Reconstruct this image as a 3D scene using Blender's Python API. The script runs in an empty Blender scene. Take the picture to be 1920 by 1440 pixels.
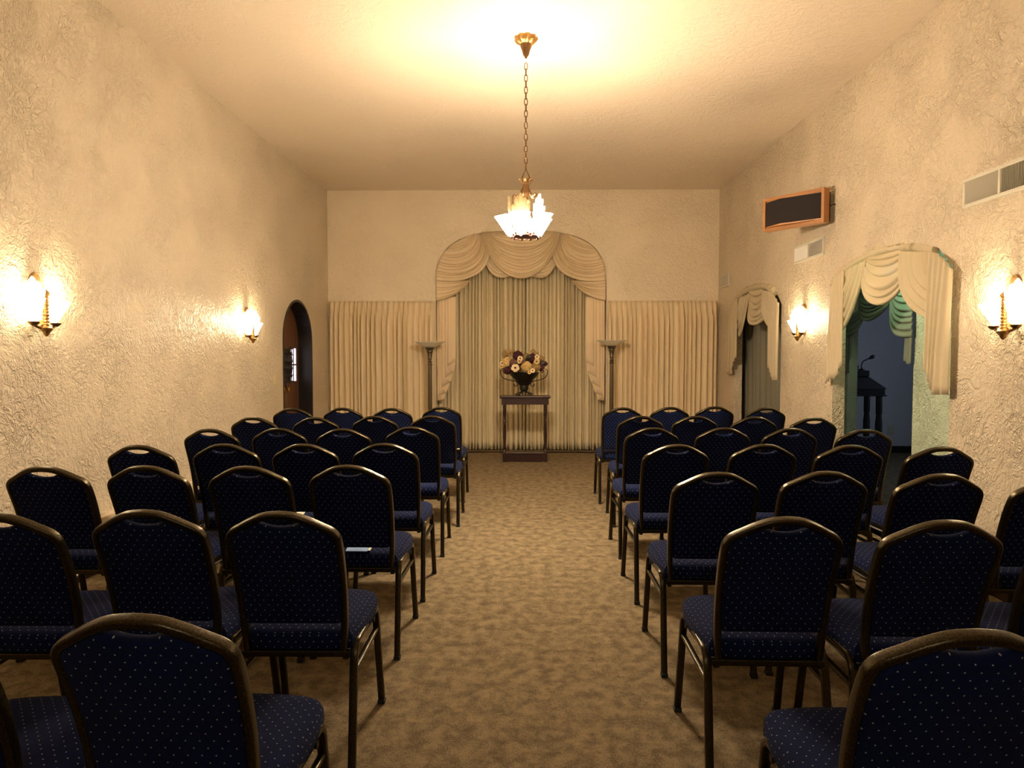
import bpy, bmesh, math, random
from mathutils import Vector, Matrix
PI = math.pi
sc = bpy.context.scene
COL = sc.collection

# ------------------------------------------------------------------ camera
FPX = 1332.0
CAM_H = 1.45
PITCH = math.atan(56 / FPX)
YAW = math.atan(22 / FPX)
cam_d = bpy.data.cameras.new('camera')
cam_d.sensor_width = 36.0
cam_d.lens = FPX / 1920 * 36.0
cam_d.clip_start = 0.05
cam = bpy.data.objects.new('camera', cam_d)
COL.objects.link(cam)
cam.location = (0, 0, CAM_H)
cam.rotation_euler = (PI / 2 - PITCH, 0, YAW)
sc.camera = cam
_R = cam.rotation_euler.to_matrix()

# ------------------------------------------------------------------ world, exposure
w = bpy.data.worlds.new('world')
sc.world = w
w.use_nodes = True
w.node_tree.nodes['Background'].inputs[0].default_value = (0.55, 0.62, 0.8, 1)
w.node_tree.nodes['Background'].inputs[1].default_value = 0.02
sc.view_settings.view_transform = 'Standard'
sc.view_settings.look = 'None'
sc.view_settings.gamma = 1
sc.view_settings.use_curve_mapping = False
sc.view_settings.exposure = 1.35
sc.cycles.max_bounces = 8
sc.cycles.diffuse_bounces = 5
sc.cycles.transparent_max_bounces = 8
sc.cycles.caustics_reflective = False
sc.cycles.caustics_refractive = False
sc.cycles.sample_clamp_indirect = 4.0

WARM = (1.0, 0.785, 0.53)
CHAND_W = 0.6      # each chandelier bulb
SCONCE_W = 2.3      # each sconce bulb


def lamp(name, kind, loc, energy, color, size=0.1, rot=None):
    d = bpy.data.lights.new(name, kind)
    d.energy = energy
    d.color = color
    if kind == 'AREA':
        d.size = size
    else:
        d.shadow_soft_size = size
    o = bpy.data.objects.new(name, d)
    COL.objects.link(o)
    o.location = loc
    if rot:
        o.rotation_euler = rot
    return o


# unseen fill lamp added behind the viewer, standing in for the rear half's lighting
lamp('rear_fill_lamp', 'POINT', (0.0, -0.7, 2.05), 12, (1.0, 0.90, 0.78), 0.25)
# daylight reaching the side room through its window
lamp('side_room_daylight', 'AREA', (6.3, 7.6, 1.7), 5.5, (0.60, 0.70, 1.0), 1.0, (0, PI / 2, 0))


# ------------------------------------------------------------------ pixel helpers (surveying only)
def _ray(px, py):
    return _R @ Vector(((px - 960) / FPX, -(py - 720) / FPX, -1.0))


def at_y(px, py, Y):
    r = _ray(px, py)
    return Vector((0, 0, CAM_H)) + r * (Y / r.y)


def at_x(px, py, X):
    r = _ray(px, py)
    return Vector((0, 0, CAM_H)) + r * (X / r.x)


def at_z(px, py, Z):
    r = _ray(px, py)
    return Vector((0, 0, CAM_H)) + r * ((Z - CAM_H) / r.z)


# ------------------------------------------------------------------ materials
def new_mat(name):
    m = bpy.data.materials.new(name)
    m.use_nodes = True
    nt = m.node_tree
    return m, nt, nt.nodes['Principled BSDF'], nt.nodes['Material Output']


def N(nt, typ, **kw):
    n = nt.nodes.new(typ)
    for k, v in kw.items():
        if k in ('operation', 'blend_type', 'data_type', 'noise_dimensions', 'wave_type', 'feature', 'bands_direction', 'clamp'):
            setattr(n, k, v)
        else:
            n.inputs[int(k[1:]) if k[0] == 'i' and k[1:].isdigit() else k].default_value = v
    return n


def math_n(nt, op, a, b=None, c=None):
    n = nt.nodes.new('ShaderNodeMath')
    n.operation = op
    for i, v in enumerate((a, b, c)):
        if v is None:
            continue
        if isinstance(v, (int, float)):
            n.inputs[i].default_value = v
        else:
            nt.links.new(v, n.inputs[i])
    return n.outputs[0]


def noise(nt, vec, scale, detail=2.0, rough=0.5, dist=0.0):
    n = nt.nodes.new('ShaderNodeTexNoise')
    n.inputs['Scale'].default_value = scale
    n.inputs['Detail'].default_value = detail
    n.inputs['Roughness'].default_value = rough
    n.inputs['Distortion'].default_value = dist
    if vec is not None:
        nt.links.new(vec, n.inputs['Vector'])
    return n


def objco(nt, which='Object', scale=None):
    t = nt.nodes.new('ShaderNodeTexCoord').outputs[which]
    if scale is None:
        return t
    mp = nt.nodes.new('ShaderNodeMapping')
    mp.inputs['Scale'].default_value = scale
    nt.links.new(t, mp.inputs['Vector'])
    return mp.outputs[0]


def mixc(nt, fac, a, b):
    n = nt.nodes.new('ShaderNodeMix')
    n.data_type = 'RGBA'
    for s, v in ((n.inputs[0], fac), (n.inputs[6], a), (n.inputs[7], b)):
        if isinstance(v, (int, float)):
            s.default_value = v
        elif isinstance(v, tuple):
            s.default_value = (*v[:3], 1)
        else:
            nt.links.new(v, s)
    return n.outputs[2]


def maprange(nt, v, a, b, c=0.0, d=1.0):
    n = nt.nodes.new('ShaderNodeMapRange')
    n.interpolation_type = 'SMOOTHSTEP'
    nt.links.new(v, n.inputs[0])
    for i, x in zip((1, 2, 3, 4), (a, b, c, d)):
        n.inputs[i].default_value = x
    return n.outputs[0]


def bump(nt, bsdf, h, dist, strength=1.0):
    b = nt.nodes.new('ShaderNodeBump')
    b.inputs['Distance'].default_value = dist
    b.inputs['Strength'].default_value = strength
    nt.links.new(h, b.inputs['Height'])
    nt.links.new(b.outputs[0], bsdf.inputs['Normal'])


def plain(name, color, rough=0.5, metal=0.0, vary=0.0, vscale=30.0, bdist=0.0, bscale=200.0, spec=None):
    m, nt, b, _ = new_mat(name)
    b.inputs['Base Color'].default_value = (*color, 1)
    b.inputs['Roughness'].default_value = rough
    b.inputs['Metallic'].default_value = metal
    if spec is not None:
        b.inputs['Specular IOR Level'].default_value = spec
    if vary:
        v = noise(nt, objco(nt), vscale, 3)
        nt.links.new(mixc(nt, v.outputs[0], tuple(c * (1 - vary) for c in color), tuple(c * (1 + vary) for c in color)), b.inputs['Base Color'])
    if bdist:
        bump(nt, b, noise(nt, objco(nt), bscale, 2).outputs[0], bdist)
    return m


def stucco(name, color, dist, k=1.0):
    m, nt, b, _ = new_mat(name)
    b.inputs['Roughness'].default_value = 0.36
    b.inputs['Specular IOR Level'].default_value = 0.5
    co = objco(nt)
    wn = noise(nt, co, 2.2, 2)
    vm = nt.nodes.new('ShaderNodeVectorMath')
    vm.operation = 'MULTIPLY_ADD'
    nt.links.new(wn.outputs[1], vm.inputs[0])
    vm.inputs[1].default_value = (0.22, 0.22, 0.22)
    nt.links.new(co, vm.inputs[2])
    n1 = noise(nt, vm.outputs[0], 10.5 * k, 2.5, 0.55, 0.5).outputs[0]
    r1 = math_n(nt, 'SUBTRACT', 1.0, math_n(nt, 'ABSOLUTE', math_n(nt, 'MULTIPLY_ADD', n1, 9.0, -4.5)))
    r1 = math_n(nt, 'MAXIMUM', r1, 0.0)
    n2 = noise(nt, vm.outputs[0], 20 * k, 2, 0.5, 0.9).outputs[0]
    r2 = math_n(nt, 'SUBTRACT', 1.0, math_n(nt, 'ABSOLUTE', math_n(nt, 'MULTIPLY_ADD', n2, 9.0, -4.2)))
    r2 = math_n(nt, 'MAXIMUM', r2, 0.0)
    mask = maprange(nt, noise(nt, co, 1.9 * k, 2).outputs[0], 0.34, 0.60, 0.42, 1.0)
    fine = noise(nt, co, 60 * k, 2).outputs[0]
    edge = maprange(nt, n1, 0.46, 0.60)
    h = math_n(nt, 'MULTIPLY', math_n(nt, 'ADD', math_n(nt, 'MULTIPLY', r1, 0.55), math_n(nt, 'MULTIPLY', r2, 0.5)), mask)
    h = math_n(nt, 'ADD', h, math_n(nt, 'MULTIPLY', edge, 0.28))
    h = math_n(nt, 'ADD', h, math_n(nt, 'MULTIPLY', fine, 0.09))
    bump(nt, b, h, dist)
    big = noise(nt, co, 0.9, 2).outputs[0]
    nt.links.new(mixc(nt, big, tuple(c * 0.96 for c in color), tuple(min(1, c * 1.04) for c in color)), b.inputs['Base Color'])
    return m


M = {}
M['stucco'] = stucco('stucco_wall', (0.665, 0.565, 0.41), 0.012, 1.25)  # side walls darkened to even out their stronger light; same paint as the back
M['stucco_soft'] = stucco('stucco_back', (0.83, 0.715, 0.52), 0.007, 1.25)  # same paint lightened to make up for the weaker light at the back
M['stucco_green_lit'] = stucco('stucco_inner', (0.52, 0.60, 0.44), 0.012, 1.25)  # wall stucco tinted green, the passage light put into its colour
M['ceiling'] = stucco('ceiling_plaster', (0.78, 0.67, 0.52), 0.003, 1.0)
M['plaster_blue'] = plain('side_room_paint', (0.62, 0.64, 0.66), 0.8, vary=0.04, vscale=3)
M['fixture_white'] = plain('vent_enamel', (0.62, 0.58, 0.47), 0.45)
M['vent_dark'] = plain('duct_inside', (0.05, 0.045, 0.03), 0.8)
M['cream_paint'] = plain('heater_paint', (0.66, 0.56, 0.40), 0.5)
M['ivory'] = plain('ivory_plastic', (0.70, 0.60, 0.36), 0.4)
M['bronze'] = plain('bronze', (0.20, 0.11, 0.045), 0.38, 0.85, vary=0.5, vscale=60, bdist=0.002, bscale=120)
M['gilt'] = plain('gilt_bronze', (0.42, 0.24, 0.08), 0.36, 0.8, vary=0.4, vscale=45, bdist=0.004, bscale=90)
M['basket_gold'] = plain('basket_gold', (0.11, 0.05, 0.014), 0.45, 0.4, vary=0.5, vscale=45, bdist=0.004, bscale=90)
M['basket'] = plain('basket_bronze', (0.22, 0.10, 0.09), 0.42, 0.6, vary=0.5, vscale=50, bdist=0.004, bscale=90)
M['iron'] = plain('black_iron', (0.012, 0.010, 0.009), 0.5, 0.4)
M['black_wood'] = plain('black_lacquer', (0.006, 0.005, 0.005), 0.45)
M['black_gloss'] = plain('black_door_frame', (0.008, 0.006, 0.005), 0.45)
M['brass'] = plain('brass', (0.75, 0.48, 0.14), 0.25, 1.0)
M['grille_cloth'] = plain('speaker_cloth', (0.011, 0.007, 0.005), 0.9, bdist=0.001, bscale=900)
M['lamp_metal'] = plain('antique_brass_pole', (0.13, 0.10, 0.055), 0.42, 0.7, vary=0.4, vscale=40)
M['lamp_glass'] = plain('marbled_glass', (0.82, 0.77, 0.62), 0.25, vary=0.16, vscale=28)
M['urn'] = plain('patinated_urn', (0.022, 0.020, 0.014), 0.38, 0.5, vary=0.5, vscale=26)
M['paper_blue'] = plain('blue_leaflet', (0.24, 0.40, 0.72), 0.5)
M['paper_white'] = plain('white_paper', (0.72, 0.72, 0.66), 0.6)
M['ink'] = plain('blue_ink', (0.06, 0.12, 0.34), 0.6)
M['rubber'] = plain('rubber_foot', (0.01, 0.01, 0.01), 0.7)
M['piping'] = plain('white_dust_cover', (0.55, 0.53, 0.48), 0.8)


def wood(name, c1, c2, axis='z', rough=0.4, sc_=14):
    m, nt, b, _ = new_mat(name)
    s = {'z': (sc_, sc_, 0.9), 'x': (0.9, sc_, sc_), 'y': (sc_, 0.9, sc_)}[axis]
    n = noise(nt, objco(nt, scale=s), 2.2, 4, 0.6, 0.4)
    nt.links.new(mixc(nt, n.outputs[0], c1, c2), b.inputs['Base Color'])
    b.inputs['Roughness'].default_value = rough
    bump(nt, b, n.outputs[0], 0.0004)
    return m


M['mahogany'] = wood('mahogany', (0.016, 0.0065, 0.006), (0.045, 0.016, 0.013), 'x', 0.32)
M['speaker_wood'] = wood('teak_frame', (0.30, 0.125, 0.035), (0.44, 0.20, 0.065), 'x', 0.42)


def door_wood():
    m, nt, b, _ = new_mat('plank_door')
    co = objco(nt, scale=(14, 14, 0.8))
    n = noise(nt, co, 2.5, 4, 0.6, 0.5).outputs[0]
    sx = nt.nodes.new('ShaderNodeSeparateXYZ')
    nt.links.new(objco(nt), sx.inputs[0])
    fr = math_n(nt, 'FRACT', math_n(nt, 'DIVIDE', sx.outputs[1], 0.147))
    gap = math_n(nt, 'LESS_THAN', fr, 0.05)
    c = mixc(nt, n, (0.065, 0.027, 0.012), (0.17, 0.075, 0.033))
    nt.links.new(mixc(nt, gap, c, (0.008, 0.004, 0.002)), b.inputs['Base Color'])
    b.inputs['Roughness'].default_value = 0.4
    bump(nt, b, math_n(nt, 'SUBTRACT', n, math_n(nt, 'MULTIPLY', gap, 2.0)), 0.003)
    return m


M['door_wood'] = door_wood()


def carpet():
    m, nt, b, _ = new_mat('carpet')
    co = objco(nt)
    a = noise(nt, objco(nt, scale=(1.0, 0.85, 1)), 16, 2.5, 0.55, 0.25).outputs[0]
    wv = nt.nodes.new('ShaderNodeTexWave')
    wv.bands_direction = 'Y'
    wv.inputs['Scale'].default_value = 3.6
    wv.inputs['Distortion'].default_value = 7.0
    wv.inputs['Detail'].default_value = 2.0
    wv.inputs['Detail Scale'].default_value = 2.2
    nt.links.new(co, wv.inputs['Vector'])
    fine = noise(nt, objco(nt, scale=(1.2, 0.9, 1)), 150, 2, 0.7).outputs[0]
    mid = noise(nt, co, 60, 2, 0.6).outputs[0]
    f = math_n(nt, 'ADD', math_n(nt, 'MULTIPLY', a, 1.15), math_n(nt, 'MULTIPLY', wv.outputs['Fac'], 0.07))
    f = math_n(nt, 'ADD', f, math_n(nt, 'MULTIPLY', math_n(nt, 'SUBTRACT', fine, 0.5), 1.3))
    f = math_n(nt, 'ADD', f, math_n(nt, 'MULTIPLY', math_n(nt, 'SUBTRACT', mid, 0.5), 0.4))
    f = maprange(nt, f, 0.22, 1.0)
    nt.links.new(mixc(nt, f, (0.105, 0.082, 0.050), (0.275, 0.210, 0.122)), b.inputs['Base Color'])
    b.inputs['Roughness'].default_value = 1.0
    b.inputs['Specular IOR Level'].default_value = 0.05
    bump(nt, b, math_n(nt, 'ADD', fine, mid), 0.004)
    return m


M['carpet'] = carpet()


def dotted():
    m, nt, b, _ = new_mat('dotted_navy_fabric')
    uv = nt.nodes.new('ShaderNodeTexCoord').outputs['UV']
    sx = nt.nodes.new('ShaderNodeSeparateXYZ')
    nt.links.new(uv, sx.inputs[0])
    cu, cv = 0.0305, 0.038

    def dot(off):
        u = math_n(nt, 'SUBTRACT', math_n(nt, 'FRACT', math_n(nt, 'ADD', math_n(nt, 'DIVIDE', sx.outputs[0], cu), off)), 0.5)
        v = math_n(nt, 'SUBTRACT', math_n(nt, 'FRACT', math_n(nt, 'ADD', math_n(nt, 'DIVIDE', sx.outputs[1], cv), off)), 0.5)
        u = math_n(nt, 'MULTIPLY', u, cu)
        v = math_n(nt, 'MULTIPLY', v, cv)
        return math_n(nt, 'SQRT', math_n(nt, 'ADD', math_n(nt, 'MULTIPLY', u, u), math_n(nt, 'MULTIPLY', v, v)))
    d = math_n(nt, 'MINIMUM', dot(0.0), dot(0.5))
    f = math_n(nt, 'LESS_THAN', d, 0.0018)
    nap = noise(nt, uv, 900, 2).outputs[0]
    tone = noise(nt, uv, 9, 3).outputs[0]
    base = mixc(nt, tone, (0.0026, 0.0055, 0.026), (0.0046, 0.0105, 0.048))
    nt.links.new(mixc(nt, f, base, (0.30, 0.30, 0.33)), b.inputs['Base Color'])
    b.inputs['Roughness'].default_value = 0.95
    b.inputs['Specular IOR Level'].default_value = 0.08
    b.inputs['Sheen Weight'].default_value = 0.015
    b.inputs['Sheen Roughness'].default_value = 0.5
    bump(nt, b, nap, 0.0008)
    return m


M['dotted'] = dotted()


def chair_metal():
    m, nt, b, _ = new_mat('gold_vein_frame')
    n = noise(nt, objco(nt), 260, 3, 0.6).outputs[0]
    f = maprange(nt, n, 0.35, 0.75)
    nt.links.new(mixc(nt, f, (0.036, 0.029, 0.016), (0.088, 0.070, 0.038)), b.inputs['Base Color'])
    b.inputs['Metallic'].default_value = 0.95
    b.inputs['Roughness'].default_value = 0.28
    bump(nt, b, n, 0.0005)
    return m


M['chair_metal'] = chair_metal()


def cloth(name, color, trans=0.0, transp=0.0, rough=0.9):
    m, nt, b, out = new_mat(name)
    co = objco(nt)
    n = noise(nt, co, 380, 2).outputs[0]
    t = noise(nt, co, 3, 2).outputs[0]
    c = mixc(nt, t, tuple(x * 0.94 for x in color), tuple(min(1, x * 1.06) for x in color))
    nt.links.new(c, b.inputs['Base Color'])
    b.inputs['Roughness'].default_value = rough
    b.inputs['Specular IOR Level'].default_value = 0.2
    bump(nt, b, n, 0.0012)
    sh = b.outputs[0]
    if trans:
        tr = nt.nodes.new('ShaderNodeBsdfTranslucent')
        nt.links.new(c, tr.inputs[0])
        mx = nt.nodes.new('ShaderNodeMixShader')
        mx.inputs[0].default_value = trans
        nt.links.new(sh, mx.inputs[1])
        nt.links.new(tr.outputs[0], mx.inputs[2])
        sh = mx.outputs[0]
    if transp:
        tp = nt.nodes.new('ShaderNodeBsdfTransparent')
        mx = nt.nodes.new('ShaderNodeMixShader')
        mx.inputs[0].default_value = transp
        nt.links.new(sh, mx.inputs[1])
        nt.links.new(tp.outputs[0], mx.inputs[2])
        sh = mx.outputs[0]
    nt.links.new(sh, out.inputs[0])
    return m


M['drape_side'] = cloth('cream_drapery', (0.80, 0.67, 0.45))
M['drape_mid'] = cloth('sage_beige_drapery', (0.78, 0.69, 0.48))
M['valance'] = cloth('valance_drapery', (0.76, 0.625, 0.42))
M['jabot'] = cloth('jabot_drapery', (0.80, 0.64, 0.42))
M['sheer'] = cloth('sheer_cream', (0.72, 0.62, 0.42), 0.3, 0.06)
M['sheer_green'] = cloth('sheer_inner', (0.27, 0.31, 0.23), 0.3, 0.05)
M['drape_dark'] = cloth('grey_drapery', (0.20, 0.19, 0.14))


def glow(name, color, strength, rough=0.3, base=(0.85, 0.8, 0.7)):
    m, nt, b, _ = new_mat(name)
    b.inputs['Base Color'].default_value = (*base, 1)
    b.inputs['Roughness'].default_value = rough
    n = noise(nt, objco(nt), 30, 2).outputs[0]
    nt.links.new(mixc(nt, n, tuple(c * 0.9 for c in color), color), b.inputs['Emission Color'])
    b.inputs['Emission Strength'].default_value = strength
    b.inputs['Specular IOR Level'].default_value = 0.1
    return m


M['shade_glow'] = glow('lit_slip_glass', (1.0, 0.785, 0.56), 200.0)
M['sconce_glow'] = glow('lit_sconce_glass', (1.0, 0.78, 0.48), 10.0)
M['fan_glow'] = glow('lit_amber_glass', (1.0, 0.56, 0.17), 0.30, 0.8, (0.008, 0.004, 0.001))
M['fan_bright'] = glow('lit_frosted_glass', (1.0, 0.80, 0.52), 4.0)
M['pane_glow'] = glow('daylit_pane', (0.80, 0.78, 1.0), 0.75)
M['hall_glow'] = glow('hall_bulb', (0.85, 1.0, 0.85), 6.0)


# ------------------------------------------------------------------ mesh helpers
class MB:
    def __init__(s):
        s.v = []
        s.f = []
        s.uv = None

    def add(s, verts, faces):
        o = len(s.v)
        s.v += [Vector(p) for p in verts]
        s.f += [tuple(i + o for i in f) for f in faces]
        return s

    def box(s, c, d, rot=None, bev=0.0):
        cx, cy, cz = c
        hx, hy, hz = d[0] / 2, d[1] / 2, d[2] / 2
        if bev > 0:
            bm = bmesh.new()
            bmesh.ops.create_cube(bm, size=1.0)
            bmesh.ops.scale(bm, vec=d, verts=bm.verts)
            bmesh.ops.bevel(bm, geom=bm.edges[:], offset=bev, segments=2, affect='EDGES', profile=0.6)
            bm.verts.index_update()
            vs = [v.co.copy() for v in bm.verts]
            fs = [[v.index for v in f.verts] for f in bm.faces]
            bm.free()
        else:
            vs = [Vector((x * hx, y * hy, z * hz)) for x in (-1, 1) for y in (-1, 1) for z in (-1, 1)]
            fs = [(0, 1, 3, 2), (4, 6, 7, 5), (0, 4, 5, 1), (2, 3, 7, 6), (0, 2, 6, 4), (1, 5, 7, 3)]
        if rot is not None:
            vs = [rot @ v for v in vs]
        return s.add([v + Vector(c) for v in vs], fs)

    def lathe(s, prof, c=(0, 0, 0), n=20, axis=None, flute=0, fa=0.0):
        vs, fs = [], []
        for r, z in prof:
            for k in range(n):
                a = 2 * PI * k / n
                rr = r * (1 + fa * math.cos(flute * a)) if flute else r
                vs.append(Vector((rr * math.cos(a), rr * math.sin(a), z)))
        m = len(prof)
        for i in range(m - 1):
            for k in range(n):
                fs.append((i * n + k, i * n + (k + 1) % n, (i + 1) * n + (k + 1) % n, (i + 1) * n + k))
        fs.append(tuple(reversed(range(n))))
        fs.append(tuple(range((m - 1) * n, m * n)))
        if axis is not None:
            vs = [axis @ v for v in vs]
        return s.add([v + Vector(c) for v in vs], fs)

    def sweep(s, pts, prof, closed=False, ref=None, scales=None):
        """prof: list of (a,b) in the (side, up) plane; ref: vector the 'up' follows."""
        pts = [Vector(p) for p in pts]
        n = len(pts)
        k = len(prof)
        vs, fs = [], []
        up = Vector(ref) if ref is not None else None
        last = None
        for i in range(n):
            if closed:
                t = pts[(i + 1) % n] - pts[i - 1]
            else:
                t = pts[min(i + 1, n - 1)] - pts[max(i - 1, 0)]
            t.normalize()
            if up is not None:
                u = up - t * up.dot(t)
            else:
                if last is None:
                    a = Vector((0, 0, 1)) if abs(t.z) < 0.9 else Vector((0, 1, 0))
                    last = a
                u = last - t * last.dot(t)
            if u.length < 1e-6:
                u = Vector((1, 0, 0)) - t * t.x
            u.normalize()
            last = u
            sd = t.cross(u)
            sca = scales[i] if scales else 1.0
            for a, b in prof:
                vs.append(pts[i] + sd * (a * sca) + u * (b * sca))
        m = n if closed else n - 1
        for i in range(m):
            j = (i + 1) % n
            for q in range(k):
                fs.append((i * k + q, i * k + (q + 1) % k, j * k + (q + 1) % k, j * k + q))
        if not closed:
            fs.append(tuple(reversed(range(k))))
            fs.append(tuple(range((n - 1) * k, n * k)))
        return s.add(vs, fs)

    def tube(s, pts, r, n=8, closed=False, scales=None):
        return s.sweep(pts, [(r * math.cos(2 * PI * q / n), r * math.sin(2 * PI * q / n)) for q in range(n)], closed, None, scales)

    def grid(s, rows):
        nv, nu = len(rows), len(rows[0])
        vs = [p for r in rows for p in r]
        fs = [(i * nu + j, i * nu + j + 1, (i + 1) * nu + j + 1, (i + 1) * nu + j) for i in range(nv - 1) for j in range(nu - 1)]
        return s.add(vs, fs)

    def prism(s, poly, d, mp):
        """poly 2-D outline; mp(a,b,h) -> point, h runs 0..d"""
        n = len(poly)
        vs = [mp(a, b, 0) for a, b in poly] + [mp(a, b, d) for a, b in poly]
        fs = [tuple(reversed(range(n))), tuple(range(n, 2 * n))]
        fs += [(i, (i + 1) % n, n + (i + 1) % n, n + i) for i in range(n)]
        return s.add(vs, fs)

    def mesh(s, name, mat, smooth=False, angle=40, uvf=None):
        me = bpy.data.meshes.new(name)
        me.from_pydata([tuple(v) for v in s.v], [], s.f)
        me.materials.append(mat)
        bm = bmesh.new()
        bm.from_mesh(me)
        bmesh.ops.recalc_face_normals(bm, faces=bm.faces)
        bm.to_mesh(me)
        bm.free()
        if uvf:
            uvl = me.uv_layers.new(name='UVMap')
            for p in me.polygons:
                for li in p.loop_indices:
                    uvl.data[li].uv = uvf(me.vertices[me.loops[li].vertex_index].co, p.normal)
        if smooth:
            me.shade_smooth()
            me.set_sharp_from_angle(angle=math.radians(angle))
        me.update()
        return me

    def build(s, name, mat, parent=None, smooth=False, angle=40, loc=None, uvf=None):
        o = bpy.data.objects.new(name, s.mesh(name, mat, smooth, angle, uvf))
        COL.objects.link(o)
        if parent is not None:
            o.parent = parent
        if loc is not None:
            o.location = loc
        return o


def tag(o, label=None, cat=None, group=None, kind=None):
    if label:
        o['label'] = label
    if cat:
        o['category'] = cat
    if group:
        o['group'] = group
    if kind:
        o['kind'] = kind
    return o


def thing(name, label, cat, loc, rz=0.0, group=None):
    o = bpy.data.objects.new(name, None)
    o.empty_display_size = 0.1
    COL.objects.link(o)
    o.location = loc
    o.rotation_euler = (0, 0, rz)
    return tag(o, label, cat, group)


def copy_tree(o, tree):
    """tree: {parent: [children]} of the source; copies thing, parts, sub-parts."""
    c = o.copy()
    COL.objects.link(c)
    for ch in tree.get(o, []):
        d = ch.copy()
        COL.objects.link(d)
        d.parent = c
        for g in tree.get(ch, []):
            e = g.copy()
            COL.objects.link(e)
            e.parent = d
    return c


def tree_of(root):
    t = {}
    for o in COL.objects:
        if o.parent is not None:
            t.setdefault(o.parent, []).append(o)
    return t


def smooth_path(pts, n=6, closed=False):
    pts = [Vector(p) for p in pts]
    out = []
    m = len(pts)
    rng = m if closed else m - 1
    for i in range(rng):
        if closed:
            p0, p1, p2, p3 = pts[i - 1], pts[i], pts[(i + 1) % m], pts[(i + 2) % m]
        else:
            p0, p1, p2, p3 = pts[max(i - 1, 0)], pts[i], pts[i + 1], pts[min(i + 2, m - 1)]
        for k in range(n):
            t = k / n
            out.append(0.5 * ((2 * p1) + (p2 - p0) * t + (2 * p0 - 5 * p1 + 4 * p2 - p3) * t * t + (3 * p1 - p0 - 3 * p2 + p3) * t ** 3))
    if not closed:
        out.append(pts[-1])
    return out


def rrect(wd, hg, r=0.004, n=3):
    """rounded rectangle profile"""
    out = []
    for cx, cy, a0 in ((wd / 2 - r, hg / 2 - r, 0), (-wd / 2 + r, hg / 2 - r, PI / 2), (-wd / 2 + r, -hg / 2 + r, PI), (wd / 2 - r, -hg / 2 + r, 1.5 * PI)):
        for k in range(n):
            a = a0 + PI / 2 * k / (n - 1)
            out.append((cx + r * math.cos(a), cy + r * math.sin(a)))
    return out


def solid(o, t, off=0.0):
    md = o.modifiers.new('thickness', 'SOLIDIFY')
    md.thickness = t
    md.offset = off
    return o


# ------------------------------------------------------------------ the setting
XL, XR, YB, YF, ZC = -2.87, 2.83, 10.42, -3.6, 3.83
WT = 0.11           # thickness of the right wall at its arches
VX = 3.30           # face of the inner wall behind the big arch
FAR_Y = 10.5


def holed_wall(name, outer, holes, mp, d, mat):
    bm = bmesh.new()
    loops = [outer] + holes
    for h in (0.0, d):
        es = []
        for lp in loops:
            vs = [bm.verts.new(mp(a, b, h)) for a, b in lp]
            es += [bm.edges.new((vs[i], vs[(i + 1) % len(vs)])) for i in range(len(vs))]
        bmesh.ops.triangle_fill(bm, edges=es, use_beauty=True)
    for lp in loops:
        n = len(lp)
        for i in range(n):
            a, b = lp[i], lp[(i + 1) % n]
            bm.faces.new([bm.verts.new(mp(*a, 0)), bm.verts.new(mp(*b, 0)), bm.verts.new(mp(*b, d)), bm.verts.new(mp(*a, d))])
    bmesh.ops.remove_doubles(bm, verts=bm.verts, dist=1e-5)
    bmesh.ops.recalc_face_normals(bm, faces=bm.faces)
    me = bpy.data.meshes.new(name)
    bm.to_mesh(me)
    bm.free()
    me.materials.append(mat)
    o = bpy.data.objects.new(name, me)
    COL.objects.link(o)
    o['kind'] = 'structure'
    return o


def arch_loop(y0, y1, zs, rise, ex=2.0, n=22, zb=0.0):
    c, hw = (y0 + y1) / 2, (y1 - y0) / 2
    pts = [(y0, zb)]
    for k in range(n + 1):
        a = PI - PI * k / n
        ca, sa = math.cos(a), math.sin(a)
        pts.append((c + hw * math.copysign(abs(ca) ** (2 / ex), ca), zs + rise * abs(sa) ** (2 / ex)))
    pts.append((y1, zb))
    return pts


# floor and ceiling
f = MB().add([(XL - 0.4, YF, 0), (7, YF, 0), (7, FAR_Y + 0.4, 0), (XL - 0.4, FAR_Y + 0.4, 0), (XL - 0.4, YF, -0.1), (7, YF, -0.1), (7, FAR_Y + 0.4, -0.1), (XL - 0.4, FAR_Y + 0.4, -0.1)],
             [(0, 1, 2, 3), (7, 6, 5, 4), (0, 4, 5, 1), (1, 5, 6, 2), (2, 6, 7, 3), (3, 7, 4, 0)])
tag(f.build('floor', M['carpet']), kind='structure')
tag(MB().box(((XL + XR) / 2, (YF + YB) / 2, ZC + 0.05), (XR - XL + 0.3, YB - YF + 0.3, 0.1)).build('ceiling', M['ceiling']), kind='structure')

# left wall with the arched doorway
DY0, DY1 = 8.42, 9.60
door_loop = arch_loop(DY0, DY1, 1.62, 0.52)
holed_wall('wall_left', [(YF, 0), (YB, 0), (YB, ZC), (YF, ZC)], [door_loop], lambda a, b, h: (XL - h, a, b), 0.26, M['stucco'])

# right wall with two arches


def pix_loop(pts, X):
    return [(at_x(px, py, X).y, at_x(px, py, X).z) for px, py in pts]


SM = (7.88, 9.62)
BG = (4.76, 6.55)


def seg_arch(y0, y1, zs, zk, zt, dk):
    c, hw = (y0 + y1) / 2, (y1 - y0) / 2
    pts = [(y0, 0), (y0, zs)]
    n = 14
    for k in range(n + 1):
        t = -1 + 2 * k / n
        pts.append((c + t * (hw - dk), zk + (zt - zk) * (1 - t * t)))
    pts += [(y1, zs), (y1, 0)]
    return pts


small_loop = seg_arch(SM[0], SM[1], 2.0, 2.15, 2.29, 0.17)
big_loop = seg_arch(BG[0], BG[1], 2.02, 2.17, 2.29, 0.16)
holed_wall('wall_right', [(YF, 0), (YB, 0), (YB, ZC), (YF, ZC)], [small_loop, big_loop], lambda a, b, h: (XR + h, a, b), WT, M['stucco'])

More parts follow.
